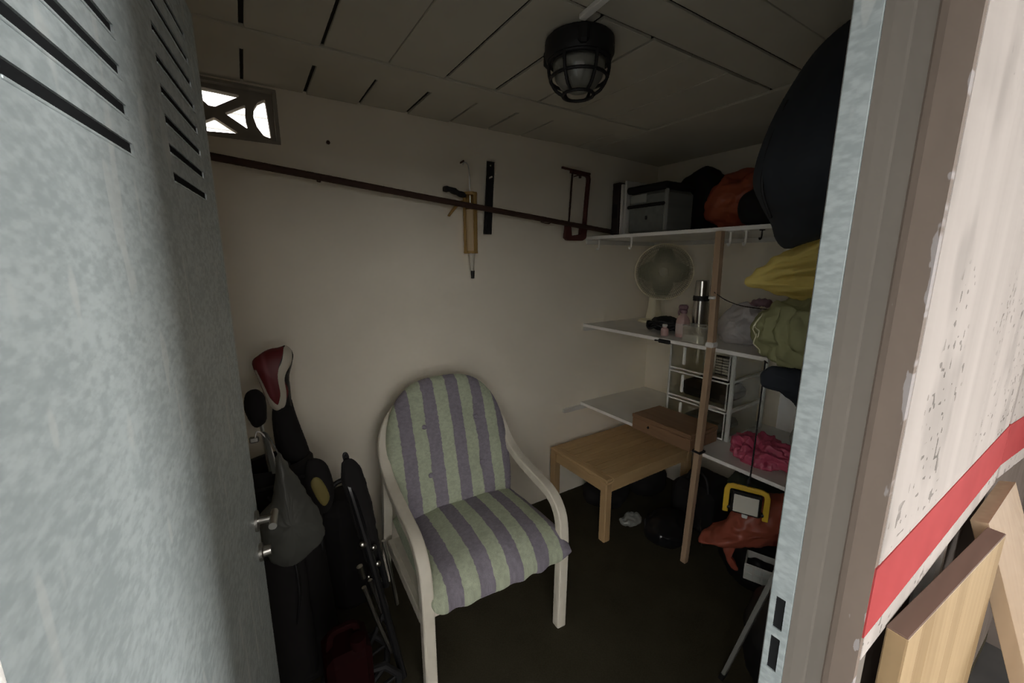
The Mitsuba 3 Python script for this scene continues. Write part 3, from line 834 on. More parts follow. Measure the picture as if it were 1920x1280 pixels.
for i, (x, y, r, h, col, lab) in enumerate(((1.945, 1.445, .020, .052, 'm_pink_plastic', 'short pale pot at the front of the middle shelf left of the spray bottle'),)):
    put('small_pot', lathe([(0, ZM), (r, ZM), (r * 1.06, ZM + h * .2), (r, ZM + h * .75), (r * .6, ZM + h * .8), (r * .6, ZM + h), (0, ZM + h)], 20, (x, y, 0)), col, 40, label=lab, cat='pot')
    put('small_pot__cap', lathe([(0, ZM + h * .98), (r * .7, ZM + h * .98), (r * .7, ZM + h * 1.2), (0, ZM + h * 1.2)], 20, (x, y, 0)), 'm_card_white', 40, label='white cap')
cab = []
r_ = np.random.default_rng(5)
for k in range(7):
    t = np.linspace(0, 2 * np.pi, 9, endpoint=False) + r_.uniform(0, 6)
    rr = r_.uniform(.045, .10)
    p = np.c_[2.07 + rr * .9 * np.cos(t) + r_.uniform(-.02, .02, 9), 1.535 + rr * 1.15 * np.sin(t) + r_.uniform(-.02, .02, 9), ZM + .008 + .085 * r_.random(9) * (1 - rr * 5)]
    p[:, 2] = np.maximum(p[:, 2], ZM + .008)
    cab.append(tube(catmull(p, 6, True), .007, 7, True))
bl = ball(3)
bl.apply_scale([.075, .085, .04])
bl = crumple(bl, .02, 20, 3)
bl.apply_translation((2.07, 1.535, ZM + .045))
v = np.array(bl.vertices)
v[:, 2] = np.maximum(v[:, 2], ZM + .0005)
bl.vertices = v
put('cable_tangle', cat_(*cab), 'm_black', 30, label='tangled black cable lying in front of the desk fan', cat='cable')
put('cable_tangle__adapter', bl, 'm_black', True, label='black lump amid the cable')

CT = 'clear_tub'
scene['m_clear'] = {'type': 'thindielectric', 'int_ior': 1.49, 'specular_transmittance': rgb((.90, .90, .87))}
scene['m_clear_milky'] = {'type': 'blendbsdf', 'weight': 0.40, 'a': {'type': 'thindielectric', 'int_ior': 1.49}, 'b': {'type': 'twosided', 'bsdf': {'type': 'diffuse', 'reflectance': rgb((.50, .51, .47))}}}
mat('m_rim', (0.88, 0.88, 0.85), 0.3, 0.5)


def open_tub(x0, x1, y0, y1, z0, z1, w=.002):
    return cat_(box(x0, x1, y0, y1, z0, z0 + w), box(x0, x0 + w, y0, y1, z0, z1), box(x1 - w, x1, y0, y1, z0, z1), box(x0, x1, y0, y0 + w, z0, z1), box(x0, x1, y1 - w, y1, z0, z1))


def rim(x0, x1, y0, y1, z, r=.0035):
    return tube(np.array([(x0, y0, z), (x1, y0, z), (x1, y1, z), (x0, y1, z)]), r, 6, True)


put(CT + '__tub', open_tub(1.875, 1.975, 1.165, 1.285, ZM, ZM + .085), 'm_clear', label='see-through tub')
put(CT + '__rim', rim(1.875, 1.975, 1.165, 1.285, ZM + .085, .002), 'm_clear_milky', label='thin rim')
tag(CT, 'clear plastic tub on the middle shelf just left of the wooden post', 'tub')
wb = ball(5)
wb.apply_scale([.105, .105, .115])
wb = crumple(wb, .042, 11, 52)
v = np.array(wb.vertices)
v[:, :2] *= (1 - .28 * np.clip(v[:, 2:3] / .12, -.3, 1))
v += [2.10, 1.095, ZM + .095]
v[:, 2] = np.maximum(v[:, 2], ZM + .0005)
wb.vertices = v
mat('m_plastic_white', (0.46, 0.43, 0.42), 0.35, 0.4)
put('white_bag', wb, 'm_plastic_white', True, label='crumpled white plastic bag on the middle shelf right of the wooden post', cat='plastic bag')
put('white_bag__neck', tube(catmull([(2.09, 1.06, ZM + .19), (2.10, 1.05, ZM + .205), (2.11, 1.02, ZM + .212), (2.10, .985, ZM + .208)], 5), [.012 + .010 * abs(math.sin(k)) for k in range(16)], 10), 'm_mauve', True, label='dark tied neck')
put('shelf_clip', cat_(box(1.846, 1.874, 1.338, 1.412, 1.166, 1.187, .005)), 'm_black', label='black clip gripping the front edge of the middle shelf', cat='clip')
put('shelf_clip__jaw', box(1.848, 1.866, 1.418, 1.436, 1.171, 1.179, .002), 'm_black')
put('string_line', tube(catmull([(1.818, 1.098, 1.458), (1.86, 1.05, 1.418), (1.93, .985, 1.392), (2.05, .86, 1.385), (2.52, .6, 1.40)], 6), .0022, 6), 'm_card_dark', 30, label='dark string stretched from the wooden post to the right above the white bag', cat='string')

# ------------------------------------------------------------------ drawer tower, its contents, the wooden box
DT_ = 'drawer_tower'
dx0, dx1, dy0, dy1, dz0 = 2.07, 2.44, 1.105, 1.50, .6445
dh = .165
put(DT_ + '__frame', cat_(*[box(x - .010, x + .010, y - .010, y + .010, dz0, dz0 + 3 * dh + .026, .004) for x in (dx0 + .02, dx1 - .01) for y in (dy0 + .010, dy1 - .010)],
                           *[box(dx0 + .01, dx1, y0, y1, dz0 + k * dh - (0 if k == 0 else .004), dz0 + k * dh + .010, .002) for k in range(4) for y0, y1 in ((dy0, dy0 + .02), (dy1 - .02, dy1))],
                           *[box(dx1 - .02, dx1, dy0, dy1, dz0 + k * dh, dz0 + k * dh + .010, .002) for k in range(4)]), 'm_tower', label='greyish plastic frame')
put(DT_ + '__top', box(dx0 + .005, dx1, dy0, dy1, dz0 + 3 * dh + .012, dz0 + 3 * dh + .022, .004), 'm_clear_milky', label='milky top panel')
mat('m_tower', (0.62, 0.63, 0.59), 0.35, 0.45)
for k in range(3):
    z = dz0 + .012 + k * dh
    d = put(DT_ + '__drawer', open_tub(dx0, dx1 - .03, dy0 + .022, dy1 - .022, z, z + dh - .022), 'm_clear', label='see-through drawer')
    fr_ = cat_(tube(np.array([(dx0 - .002, dy0 + .022, z), (dx0 - .002, dy1 - .022, z), (dx0 - .002, dy1 - .022, z + dh - .020), (dx0 - .002, dy0 + .022, z + dh - .020)]), .0055, 8, True),
               rim(dx0, dx1 - .03, dy0 + .022, dy1 - .022, z + dh - .020, .0028))
    put(d + '__rim', fr_, 'm_rim', 40, label='drawer rim, white to carry its highlight')  # white bars stand in for highlights along the clear rims
    put(d + '__handle', cat_(box(dx0 - .014, dx0, 1.38, 1.396, z + .03, z + dh - .03, .004)), 'm_rim', label='upright handle bar, white to carry the front highlight')  # white bar draws the upright highlight on the drawer front
tag(DT_, 'three-drawer see-through plastic tower on the lowest shelf behind the wooden post', 'drawer unit')
BP = 'battery_pack'
bz = dz0 + .012 + 2 * dh + .003
put(BP + '__card', box(2.083, 2.088, 1.131, 1.213, bz + .01, bz + .118, .001), 'm_black', label='black backing card')
for r0 in range(2):
    for q in range(6):
        put(BP + '__cell', rod((2.0785, 1.137 + r0 * .038, bz + .026 + q * .0150), (2.0785, 1.168 + r0 * .038, bz + .026 + q * .0150), .0056, 10), 'm_card_white', 30)
tag(BP, 'black card of small white batteries standing in the topmost drawer', 'battery pack')
dk = box(2.10, 2.34, 1.15, 1.44, dz0 + .0155 + dh, dz0 + .012 + dh + .095, .03)
put('dark_case', dk, 'm_cloth_black', label='dark object lying in the middle drawer of the see-through tower', cat='case')
lk = box(2.10, 2.30, 1.16, 1.40, dz0 + .0155, dz0 + .075, .02)
put('paper_stack', lk, 'm_bag_grey', label='grey packet lying in the bottom drawer of the see-through tower', cat='packet')
put('paper_stack__white_label', box(2.097, 2.101, 1.175, 1.205, dz0 + .035, dz0 + .058, .0005), 'm_card_white', label='small white label')
WB = 'wooden_box'
put(WB + '__body', box(1.803, 2.045, 1.142, 1.515, .6455, .712, .004), 'm_boxwood', label='reddish brown wooden body')
put(WB + '__lid', box(1.800, 2.047, 1.139, 1.518, .7135, .737, .005), 'm_boxwood', label='flat wooden lid')
put(WB + '__clasp', lathe([(0, 0), (.006, 0), (.006, .006), (0, .008)], 14).apply_transform(trimesh.transformations.rotation_matrix(-math.pi / 2, [0, 1, 0])).apply_translation((1.803, 1.40, .688)), 'm_black', 30, label='dark round knob')
put(WB + '__hinge', box(2.044, 2.049, 1.25, 1.28, .70, .725, .001), 'm_steel')
tag(WB, 'flat brown wooden box overhanging the lowest shelf above the low table', 'box')
pk = ball(5)
pk.apply_scale([.09, .115, .055])
pk = crumple(pk, .085, 17, 61)
v = np.array(pk.vertices)
v[:, 1] += -.5 * np.clip(-v[:, 1] - .05, 0, 1)
v += [2.04, .915, .645 + .033]
v[:, 2] = np.maximum(v[:, 2], .6446)
pk.vertices = v
mat('m_plastic_pink', (0.50, 0.085, 0.15), 0.35, 0.4)
put('pink_bag', pk, 'm_plastic_pink', True, label='crumpled bright pink plastic bag on the lowest shelf', cat='plastic bag')

put('white_sheet', move(box(-.012, 0, .0, .46, 0, .36, .002), (2.517, .60, .645), ry=0), 'm_rim', label='plain white sheet standing on the lowest shelf against the wall right of the drawer tower', cat='sheet')
put('white_sheet__edge_band', box(2.5035, 2.5055, .60, 1.06, .995, 1.004), 'm_shelf_edge')

# ------------------------------------------------------------------ work lamp on its cord
WL = 'work_lamp'
mat('m_yellow', (0.78, 0.50, 0.045), 0.4, 0.4)
mat('m_led', (0.74, 0.71, 0.62), 0.4, 0.4)
wc = np.array([1.835, .858, .51])
wn = np.array([-1.78, -.86, 0.0])
WR = math.degrees(math.atan2(wn[0], -wn[1]))


def wl(m):
    return move(m, tuple(wc), rz=WR)


def upath(w, top, bot, y=0):
    return np.array([(-w, y, bot), (-w, y, top - .022), (-w + .006, y, top - .006), (-w + .022, y, top), (w - .022, y, top), (w - .006, y, top - .006), (w, y, top - .022), (w, y, bot)])


put(WL + '__stand', wl(sweep(upath(.081, .064, -.070), rrect(.024, .015, .004, 2), up=(0, 1, 0))), 'm_yellow', 35, label='yellow bent stand')
put(WL + '__housing', wl(box(-.062, .062, -.020, .016, -.060, .046, .008)), 'm_black', label='black housing')
put(WL + '__panel', wl(box(-.050, .050, -.0225, -.018, -.050, .036, .004)), 'm_led', label='cream light panel')
for s in (-1, 1):
    put(WL + '__knob', wl(move(lathe([(0, 0), (.010, 0), (.010, .012), (0, .012)], 14), (s * .062 - (.012 if s > 0 else 0) * 0, 0, -.045), ry=90 * s)), 'm_black', 30)
put(WL + '__latch', wl(box(-.012, .012, -.016, .0, -.078, -.058, .004)), 'm_rim', label='pale latch under the housing')
tag(WL, 'yellow framed work lamp hanging on a cord below the lowest shelf', 'work lamp')
put('hanging_cord', tube(catmull([(1.852, .857, 1.176), (1.851, .857, .9), (1.846, .857, .66), (1.838, .858, .595), (1.836, .858, .585)], 6), .0032, 7), 'm_black', 30, label='thin black cord that carries the work lamp', cat='cord')
put('hanging_cord__knot', crumple(ball(2).apply_scale([.008, .008, .016]), .004, 90, 4).apply_translation((1.837, .858, .607)), 'm_black', True)
put('hanging_cord__nail', rod((1.87, .857, 1.165), (1.845, .857, 1.178), .003, 8), 'm_rust', 30)

# ------------------------------------------------------------------ bags hanging inside the front wall, right of the doorway
put('coat_hook_rail', box(1.20, 1.62, Y0 - .001, Y0 + .018, 2.19, 2.23, .004), 'm_boxwood', label='short wooden hook rail high on the inside of the front wall', cat='hook rail')
for x in (1.30, 1.46):
    put('coat_hook_rail__hook', tube(catmull([(x, Y0 + .01, 2.21), (x, Y0 + .06, 2.20), (x, Y0 + .075, 2.225)], 5), .004, 8), 'm_rust', 30)
nb = profile_bag([(1.46, .36, 2.262, .02, .04), (1.48, .40, 2.24, .10, .11), (1.47, .445, 2.17, .175, .178), (1.44, .475, 2.06, .205, .21), (1.41, .49, 1.95, .215, .226), (1.395, .495, 1.84, .21, .23), (1.40, .505, 1.77, .17, .195),
                  (1.408, .55, 1.715, .10, .125), (1.412, .595, 1.672, .05, .07), (1.416, .625, 1.648, .020, .028), (1.417, .630, 1.638, .006, .010)], 80, 3, fold=.05, nf=6)
put('navy_bag', nb, 'm_navy', True, label='big dark navy bag hanging from the hook rail at the upper right', cat='bag')
put('navy_bag__seam', tube(catmull([(1.262, .605, 2.02), (1.234, .63, 1.90), (1.236, .635, 1.80), (1.272, .62, 1.72)], 8), .004, 6), 'm_black', True, label='black piped seam')
put('navy_bag__reflector', box(-.006, .006, -.004, .004, -.035, .03, .002).apply_transform(trimesh.transformations.rotation_matrix(math.radians(-50), [0, 0, 1])).apply_translation((1.252, .640, 1.855)), 'm_glint', label='small pale tag')
yb = inflate([(-.015, 0.005), (.08, .085), (.16, .155), (.235, .22), (.33, .23), (.37, .14), (.36, .03), (.33, -.045), (.24, -.055), (.12, -.045), (.04, -.015)], .06, .05, 120, 24, 1.35)
v = np.array(yb.vertices)
th = np.arctan2(v[:, 2], v[:, 0] + .02)
v[:, 1] += .030 * np.minimum(1, v[:, 0] / .12).clip(0) * (np.abs(np.sin(th * 8 + 2.5 * meshkit.noise(v * 9, 3))) - .5)
yb.vertices = v
yb = crumple(yb, .018, 20, 5)
YT = lambda m, p, rz: move(m, p, rz=rz)
mat('m_plastic_yellow', (0.46, 0.36, 0.055), 0.32, 0.45)
scene['m_film_yellow'] = {'type': 'principledthin', 'base_color': rgb((.80, .66, .22)), 'roughness': .22, 'spec_trans': 0.0, 'diff_trans': 0.8, 'eta': 1.5}
scene['m_film_green'] = {'type': 'principledthin', 'base_color': rgb((.42, .42, .23)), 'roughness': .22, 'spec_trans': 0.0, 'diff_trans': 0.8, 'eta': 1.5}
put('yellow_bag', YT(yb.apply_scale(1.08), (1.375, .712, 1.532), -48), 'm_film_yellow', True, label='pointed yellow plastic bag hanging just below the navy bag', cat='plastic bag')
gb = profile_bag([(1.47, .545, 1.475, .03, .03), (1.455, .55, 1.462, .09, .09), (1.44, .555, 1.42, .125, .125), (1.44, .555, 1.37, .132, .132), (1.45, .55, 1.32, .118, .12), (1.46, .545, 1.295, .08, .085), (1.465, .54, 1.275, .03, .04)], 96, 9, fold=.13, nf=11)
gb = crumple(gb, .05, 15, 5)
put('green_bag', gb, 'm_film_green', True, label='translucent olive green plastic bag hanging under the yellow bag', cat='plastic bag')
put('green_bag__handle', tube(catmull([(1.47, .545, 1.465), (1.48, .45, 1.468), (1.49, .30, 1.466), (1.49, .268, 1.465)], 8), .008, 8), 'm_film_green', True, label='twisted handle')
put('yellow_bag__handle', tube(catmull([(1.62, .45, 1.62), (1.64, .36, 1.66), (1.65, .268, 1.68)], 8), .008, 8), 'm_film_yellow', True, label='twisted handle')


def on_surface(m, pts, r=.002, lift=.0015):
    from scipy.spatial import cKDTree
    k = cKDTree(np.asarray(m.vertices))
    q = catmull(pts, 8)
    i = k.query(q)[1]
    p = np.asarray(m.vertices)[i] + np.asarray(m.vertex_normals)[i] * lift
    p = np.vstack([p[:1], (p[:-2] + p[1:-1] * 2 + p[2:]) / 4, p[-1:]])
    p = p[np.r_[True, np.linalg.norm(np.diff(p, axis=0), axis=1) > 2e-3]]
    return tube(p, r, 6)


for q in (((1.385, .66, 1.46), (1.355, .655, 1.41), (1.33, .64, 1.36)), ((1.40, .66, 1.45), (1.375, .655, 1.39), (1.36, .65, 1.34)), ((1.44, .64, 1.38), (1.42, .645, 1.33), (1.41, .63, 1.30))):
    put('green_bag__crease', on_surface(gb, [(x - .06, y + .03, z) for x, y, z in q]), 'm_crease_highlight', True, label='pale strip for a fold highlight')  # painted highlights: pale strips laid along the folds
mat('m_crease_highlight', (0.60, 0.58, 0.40), 0.25, 0.5)
cl = inflate([(-.01, .0), (.012, .045), (.06, .05), (.14, .03), (.22, .03), (.25, -.04), (.22, -.10), (.13, -.105), (.085, -.055), (.04, -.028), (.01, -.022)], .03, .03, 80, 14, 2.0, 6, .012, 18)
put('navy_cloth', YT(cl, (1.346, .622, 1.228), -46), 'm_navy', True, label='dark navy cloth hanging beneath the green bag', cat='cloth')
cg = profile_bag([(1.50, .50, 1.10, .03, .03), (1.50, .50, 1.08, .055, .06), (1.50, .50, 1.03, .078, .08), (1.50, .50, .98, .06, .06), (1.50, .50, .95, .02, .02)], 40, 4, fold=.08)
put('grey_pouch', cg, 'm_bag_grey', True, label='small grey pouch hanging under the navy cloth beside the door frame', cat='pouch')
put('grey_pouch__strap', tube(catmull([(1.50, .50, 1.09), (1.50, .40, 1.13), (1.50, .268, 1.16)], 6), .004, 6), 'm_black', 30)
put('navy_cloth__loop', tube(catmull([(1.46, .50, 1.21), (1.47, .40, 1.23), (1.48, .268, 1.24)], 6), .004, 6), 'm_navy', 30)

# ------------------------------------------------------------------ floor on the right: sack, orange bag, white basket, pole
sk = ball(5)
sk.apply_scale([.25, .23, .14])
sk = crumple(sk, .04, 6, 71)
v = np.array(sk.vertices) + [2.17, .87, .075]
v[:, 2] = np.maximum(v[:, 2], .001)
sk.vertices = v
mat('m_bin_bag', (0.008, 0.008, 0.009), 0.42, 0.35)
put('black_bin_bag', sk, 'm_bin_bag', True, label='black bin bag on the floor below the orange bag, right of the wooden post', cat='bin bag')
o2 = inflate([(-.03, .0), (.04, .05), (.10, .12), (.16, .19), (.24, .24), (.36, .25), (.42, .16), (.40, .04), (.30, .03), (.20, .005), (.10, .0)], .08, .10, 90, 16, 2.0, 8, .03, 12)
mat('m_plastic_red', (0.33, 0.085, 0.052), 0.36, 0.4)
put('red_orange_bag', move(o2.apply_scale(1.04), (1.80, 1.005, .222), rz=-38), 'm_plastic_red', True, label='open red orange plastic bag lying on the black bin bag', cat='plastic bag')
o3 = inflate([(.0, .0), (.05, .01), (.03, -.045), (.06, -.09), (.075, -.13), (.05, -.125), (.02, -.075)], .02, .03, 60, 10, 2.0, 9, .01, 20)
put('red_orange_bag__flap', move(o3, (1.855, .945, .222), rz=-42), 'm_plastic_red', True, label='flap that hangs over the basket')
BK = 'white_basket'
bt = np.array([1.885, .845, .0])


def bk(m):
    return move(m, (1.93, .79, 0), rz=-68)


put(BK + '__body', bk(cat_(box(-.075, .075, -.055, -.050, .115, .195, .002), box(-.075, .075, .055, .060, .115, .195, .002), box(-.075, -.070, -.055, .06, .115, .195, .002), box(.070, .075, -.055, .06, .115, .195, .002), box(-.075, .075, -.055, .06, .113, .119, .001))), 'm_card_white', label='white plastic body')
for i in range(4):
    for j in range(2):
        put(BK + '__rib', bk(box(-.068 + i * .035, -.040 + i * .035, -.0585, -.0545, .122 + j * .036, .150 + j * .036, .0015)), 'm_tower')
tag(BK, 'small white ribbed plastic basket on the black bin bag in front of the orange bag', 'basket')
put('black_holdall', crumple(box(2.08, 2.40, 1.16, 1.44, 0, .30, .05).subdivide().subdivide().subdivide(), .02, 8, 5, False), 'm_cloth_black', True, label='large black holdall on the floor behind the wooden post', cat='holdall')
put('black_holdall__handle', tube(catmull([(2.12, 1.2, .28), (2.12, 1.22, .36), (2.14, 1.28, .38), (2.15, 1.33, .36), (2.15, 1.36, .28)], 6), .010, 8), 'm_black', 30)
gbg = ball(4)
gbg.apply_scale([.14, .16, .10])
gbg = crumple(gbg, .03, 9, 77)
v = np.array(gbg.vertices) + [2.32, 1.02, .33]
gbg.vertices = v
mat('m_dark_green', (0.05, 0.065, 0.05), 0.5, 0.3)
put('green_sack', gbg, 'm_dark_green', True, label='dull green plastic sack on the pile below the lowest shelf', cat='sack')
put('thin_rod', rod((2.03, 1.157, 0), (1.978, 1.15, .192), .0028, 8), 'm_steel', 30, label='short thin metal rod standing just right of the foot of the wooden post', cat='rod')
SH = 'black_shoe_bag'
s1 = ball(4)
s1.apply_scale([.15, .12, .085])
s1 = crumple(s1, .025, 9, 81)
v = np.array(s1.vertices) + [1.93, 1.31, .07]
v[:, 2] = np.maximum(v[:, 2], .001)
s1.vertices = v
put('glossy_bag', s1, 'm_black_gloss', True, label='glossy black plastic bag on the floor between the table leg and the wooden post', cat='plastic bag')
for i, (x, y, z, sx, sz) in enumerate(((1.90, 1.78, .08, .17, .10), (2.25, 1.74, .09, .15, .12))):
    q = ball(4)
    q.apply_scale([sx, .13, sz])
    q = crumple(q, .03, 9, 90 + i)
    v = np.array(q.vertices) + [x, y, z]
    v[:, 2] = np.maximum(v[:, 2], .001)
    q.vertices = v
    put('dark_bag', q, 'm_cloth_black', True, label=('dark cloth bag under the left half of the low table', 'dark cloth bag under the right half of the low table')[i], cat='bag', group='dark bags under the low table')
fs_ = ball(3)
fs_.apply_scale([.075, .045, .022])
fs_ = crumple(fs_, .03, 28, 8)
v = np.array(fs_.vertices) + [1.865, 1.53, .020]
v[:, 2] = np.maximum(v[:, 2], .001)
fs_.vertices = v
put('clear_wrapper', fs_, 'm_clear_milky', True, label='crumpled clear plastic wrapper on the floor right of the table leg', cat='wrapper')
pa, pb = np.array([1.405, .665, .012]), np.array([1.012, .278, 1.31])
put('leaning_bar', beam(pa, pb, .030, .014, up=(0, 1, 0), r=.003), 'm_bar_grey', 30, label='grey metal bar leaning from the floor against the inside of the front wall', cat='bar')
mat('m_bar_grey', (0.30, 0.30, 0.28), 0.4, 0.4, 0.3)
put('leaning_bar__foot', beam(pa - (pb - pa) * .008, pa + (pb - pa) * .03, .034, .018, up=(0, 1, 0), r=.003), 'm_black')
db2 = ball(4)
db2.apply_scale([.28, .20, .22])
db2 = crumple(db2, .04, 6, 95)
v = np.array(db2.vertices) + [1.66, .49, .18]
v[:, 2] = np.maximum(v[:, 2], .001)
db2.vertices = v
put('black_bin_bag_001', db2, 'm_bin_bag', True, label='added black lump for the floor shade behind the leaning bar', cat='bin bag')  # added dark lump, put where only shade lies on the floor

# ------------------------------------------------------------------ golf gear by the open door
GF = 'golf_bag'
ax0, ax1 = np.array([.06, 1.60, .0]), np.array([.02, 1.70, .86])


def along(prof, n=36):
    L = np.linalg.norm(ax1 - ax0)
    m = lathe([(r, z) for r, z in prof], n)
    R = trimesh.geometry.align_vectors([0, 0, 1], (ax1 - ax0) / L)
    m.apply_transform(R)
    m.apply_translation(ax0)
    return m


put(GF + '__body', along([(0, .02), (.115, .02), (.125, .03), (.125, .10), (.118, .12), (.120, .75), (.128, .78), (.130, .85), (.120, .865), (.108, .86), (.105, .70), (0, .69)]), 'm_cloth_black', 35, label='black fabric tube with a padded rim')
put(GF + '__pocket', crumple(sweep(catmull([(.0, 1.475, .12), (-.005, 1.46, .3), (-.01, 1.47, .55), (-.012, 1.50, .68)], 6), rrect(.16, .10, .03, 4), up=(0, 1, 0)), .008, 14, 2, False), 'm_cloth_black', 40, label='long side pocket')
put(GF + '__rim_trim', along([(.131, .80), (.1345, .803), (.1345, .815), (.131, .818), (.131, .80)]), 'm_black', 30, label='trim on the rim')
st = catmull([(-.01, 1.53, .80), (.03, 1.44, .72), (.045, 1.40, .52), (.02, 1.44, .34), (-.01, 1.50, .22)], 8)
put(GF + '__strap', sweep(st, rrect(.006, .040, .0025, 2), up=(0, 1, 0)), 'm_black', 35, label='black shoulder strap')
put(GF + '__buckle', box(-.045, -.018, 1.43, 1.44, 1.045, 1.065, .004), 'm_trolley_steel', label='steel strap buckle')
put(GF + '__strap', sweep(catmull([(-.03, 1.436, 1.055), (-.02, 1.435, 1.08), (.0, 1.44, 1.05), (.015, 1.44, .98), (.02, 1.44, .90), (.0, 1.47, .80)], 8), rrect(.004, .010, .0015, 2), up=(0, 1, 0)), 'm_card_white', 30, label='narrow pale webbing')
tag(GF, 'black golf bag standing against the back wall beside the open steel door', 'golf bag')

wpath = np.array([(.100, 1.285, .014), (.092, 1.245, .016), (.075, 1.215, .013), (.068, 1.182, .010), (.070, 1.130, .010), (.060, 1.085, .012), (.043, 1.078, .012), (.024, 1.112, .006), (.010, 1.165, .004), (-.006, 1.222, .003)])
wp = np.c_[catmull(np.c_[wpath[:, :2], wpath[:, 2]], 5)]


def cover_fn(p, n, uv):
    d = mi.Float(1.0)
    for i in range(len(wp) - 1):
        ax, az, r = wp[i]
        bx, bz, _ = wp[i + 1]
        ux, uz = bx - ax, bz - az
        t = dr.clip(((p.x - ax) * ux + (p.z - az) * uz) / (ux * ux + uz * uz), 0, 1)
        d = dr.minimum(d, dr.sqrt(dr.square(p.x - ax - t * ux) + dr.square(p.z - az - t * uz)) - r)
    edge = 0.075 + 0.012 * dr.sin(p.z * 40)
    right = SM(-.002, .002, p.x - edge)
    low = SM(1.082, 1.070, p.z)
    body = MX((0.115, 0.016, 0.018), (0.014, 0.013, 0.013), dr.maximum(right, low))
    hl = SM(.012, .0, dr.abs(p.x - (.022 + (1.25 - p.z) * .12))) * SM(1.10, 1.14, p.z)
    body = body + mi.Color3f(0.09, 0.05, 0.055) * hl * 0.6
    return MX(body, (0.50, 0.46, 0.38), SM(.001, -.001, d))


mat('m_cover', mikit.proc(cover_fn), 0.5, 0.35)
hc = inflate([(-.014, 1.246), (.011, 1.273), (.04, 1.289), (.074, 1.293), (.1, 1.297), (.117, 1.266), (.11, 1.229), (.097, 1.183), (.096, 1.125), (.092, 1.066), (.066, 1.058), (.046, 1.055), (.029, 1.073), (.014, 1.116), (.001, 1.175)], .05, .05, 80, 14)
hc.apply_translation((0, 1.68, 0))
DC = 'golf_driver'
put(DC + '__head_cover', hc, 'm_cover', True, label='red, white and black padded cover')
so = profile_bag([(.068, 1.69, 1.085, .030, .035), (.066, 1.69, 1.04, .038, .040), (.072, 1.69, .97, .046, .045), (.082, 1.69, .90, .052, .045), (.095, 1.69, .86, .045, .045), (.104, 1.69, .838, .030, .03), (.106, 1.69, .826, .016, .016)], 40, 2, fold=.04)
put(DC + '__sleeve', so, 'm_cloth_black', True, label='black cover sleeve')
put(DC + '__shaft', rod((.075, 1.69, 1.0), (.045, 1.64, .60), .006, 10), 'm_steel', 30)
tag(DC, 'golf driver in a red, white and black head cover above the golf bag', 'golf club')
FW = 'golf_wood'
put(FW + '__head_cover', crumple(inflate([(-.05, 1.12), (-.04, 1.17), (-.01, 1.18), (.012, 1.15), (.012, 1.09), (.0, 1.06), (-.03, 1.055)], .04, .04, 60, 12), .004, 30, 7, False).apply_translation((0, 1.56, 0)), 'm_cloth_black', True, label='black padded cover')
put(FW + '__shaft', rod((-.01, 1.56, 1.08), (.015, 1.62, .62), .006, 10), 'm_steel', 30)
tag(FW, 'golf wood in a plain black head cover beside the edge of the steel door', 'golf club')
PT = 'golf_putter'
pc = inflate([(.118, .865), (.15, .872), (.182, .845), (.198, .79), (.203, .72), (.185, .655), (.15, .64), (.122, .665), (.10, .76)], .03, .03, 60, 12)
pc.apply_translation((0, 1.60, 0))
mat('m_olive', (0.20, 0.165, 0.055), 0.6, 0.3)
put(PT + '__head_cover', pc, 'm_cloth_black', True, label='black cover')
po = inflate([(.122, .785), (.138, .812), (.162, .79), (.182, .72), (.163, .685), (.141, .715)], .012, .004, 50, 10)
po.apply_translation((0, 1.573, 0))
put(PT + '__patch', po, 'm_olive', True, label='olive yellow oval patch')
put(PT + '__shaft', rod((.15, 1.60, .70), (.12, 1.615, .02), .007, 10), 'm_black', 30)
tag(PT, 'golf putter in a black cover with an olive patch right of the golf bag', 'golf club')
pbg = inflate([(.030, 1.012), (.060, .936), (.103, .835), (.130, .74), (.134, .68), (.09, .640), (.03, .612), (-.025, .645), (-.045, .74), (-.040, .81), (-.003, .86), (.015, .945)], .06, .03, 90, 16, 2.0, 12, .012, 22)
pbg.apply_translation((0, 1.40, 0))
mat('m_plastic_grey', (0.085, 0.088, 0.078), 0.4, 0.35)
put('grey_carrier_bag', pbg, 'm_plastic_grey', True, label='translucent grey carrier bag hanging from the golf bag', cat='carrier bag')
put('grey_carrier_bag__handle', sweep(catmull([(.030, 1.40, 1.0), (.012, 1.42, 1.05), (.0, 1.435, 1.07), (.004, 1.43, 1.02), (.012, 1.41, .94)], 7), rrect(.003, .016, .001, 1), up=(0, 1, 0)), 'm_plastic_grey', 30)

TR = 'golf_trolley'
ty = 1.38
put(TR + '__main_tube', cat_(tube(catmull([(.216, ty + .03, .885), (.232, ty, .80), (.262, ty - .02, .62), (.30, ty - .06, .36), (.335, ty - .12, .10)], 6), .013, 10)), 'm_black_gloss', 30, label='black main tube')
put(TR + '__main_tube', tube(catmull([(.24, ty + .05, .90), (.262, ty + .03, .80), (.292, ty + .02, .64), (.325, ty, .40)], 6), .012, 10), 'm_black_gloss', 30)
put(TR + '__cover', inflate([(.205, .91), (.23, .935), (.262, .905), (.288, .80), (.305, .66), (.312, .52), (.270, .50), (.245, .60), (.228, .72), (.208, .83)], .028, .04, 70, 12, 2.0, 3, .006, 20).apply_translation((0, ty + .02, 0)), 'm_cloth_black', True, label='black folded upper part')
put(TR + '__tip', tube(catmull([(.222, ty + .03, .92), (.219, ty + .03, .945), (.224, ty + .03, .952), (.230, ty + .03, .94), (.230, ty + .03, .92)], 4), .005, 8), 'm_black', 30)
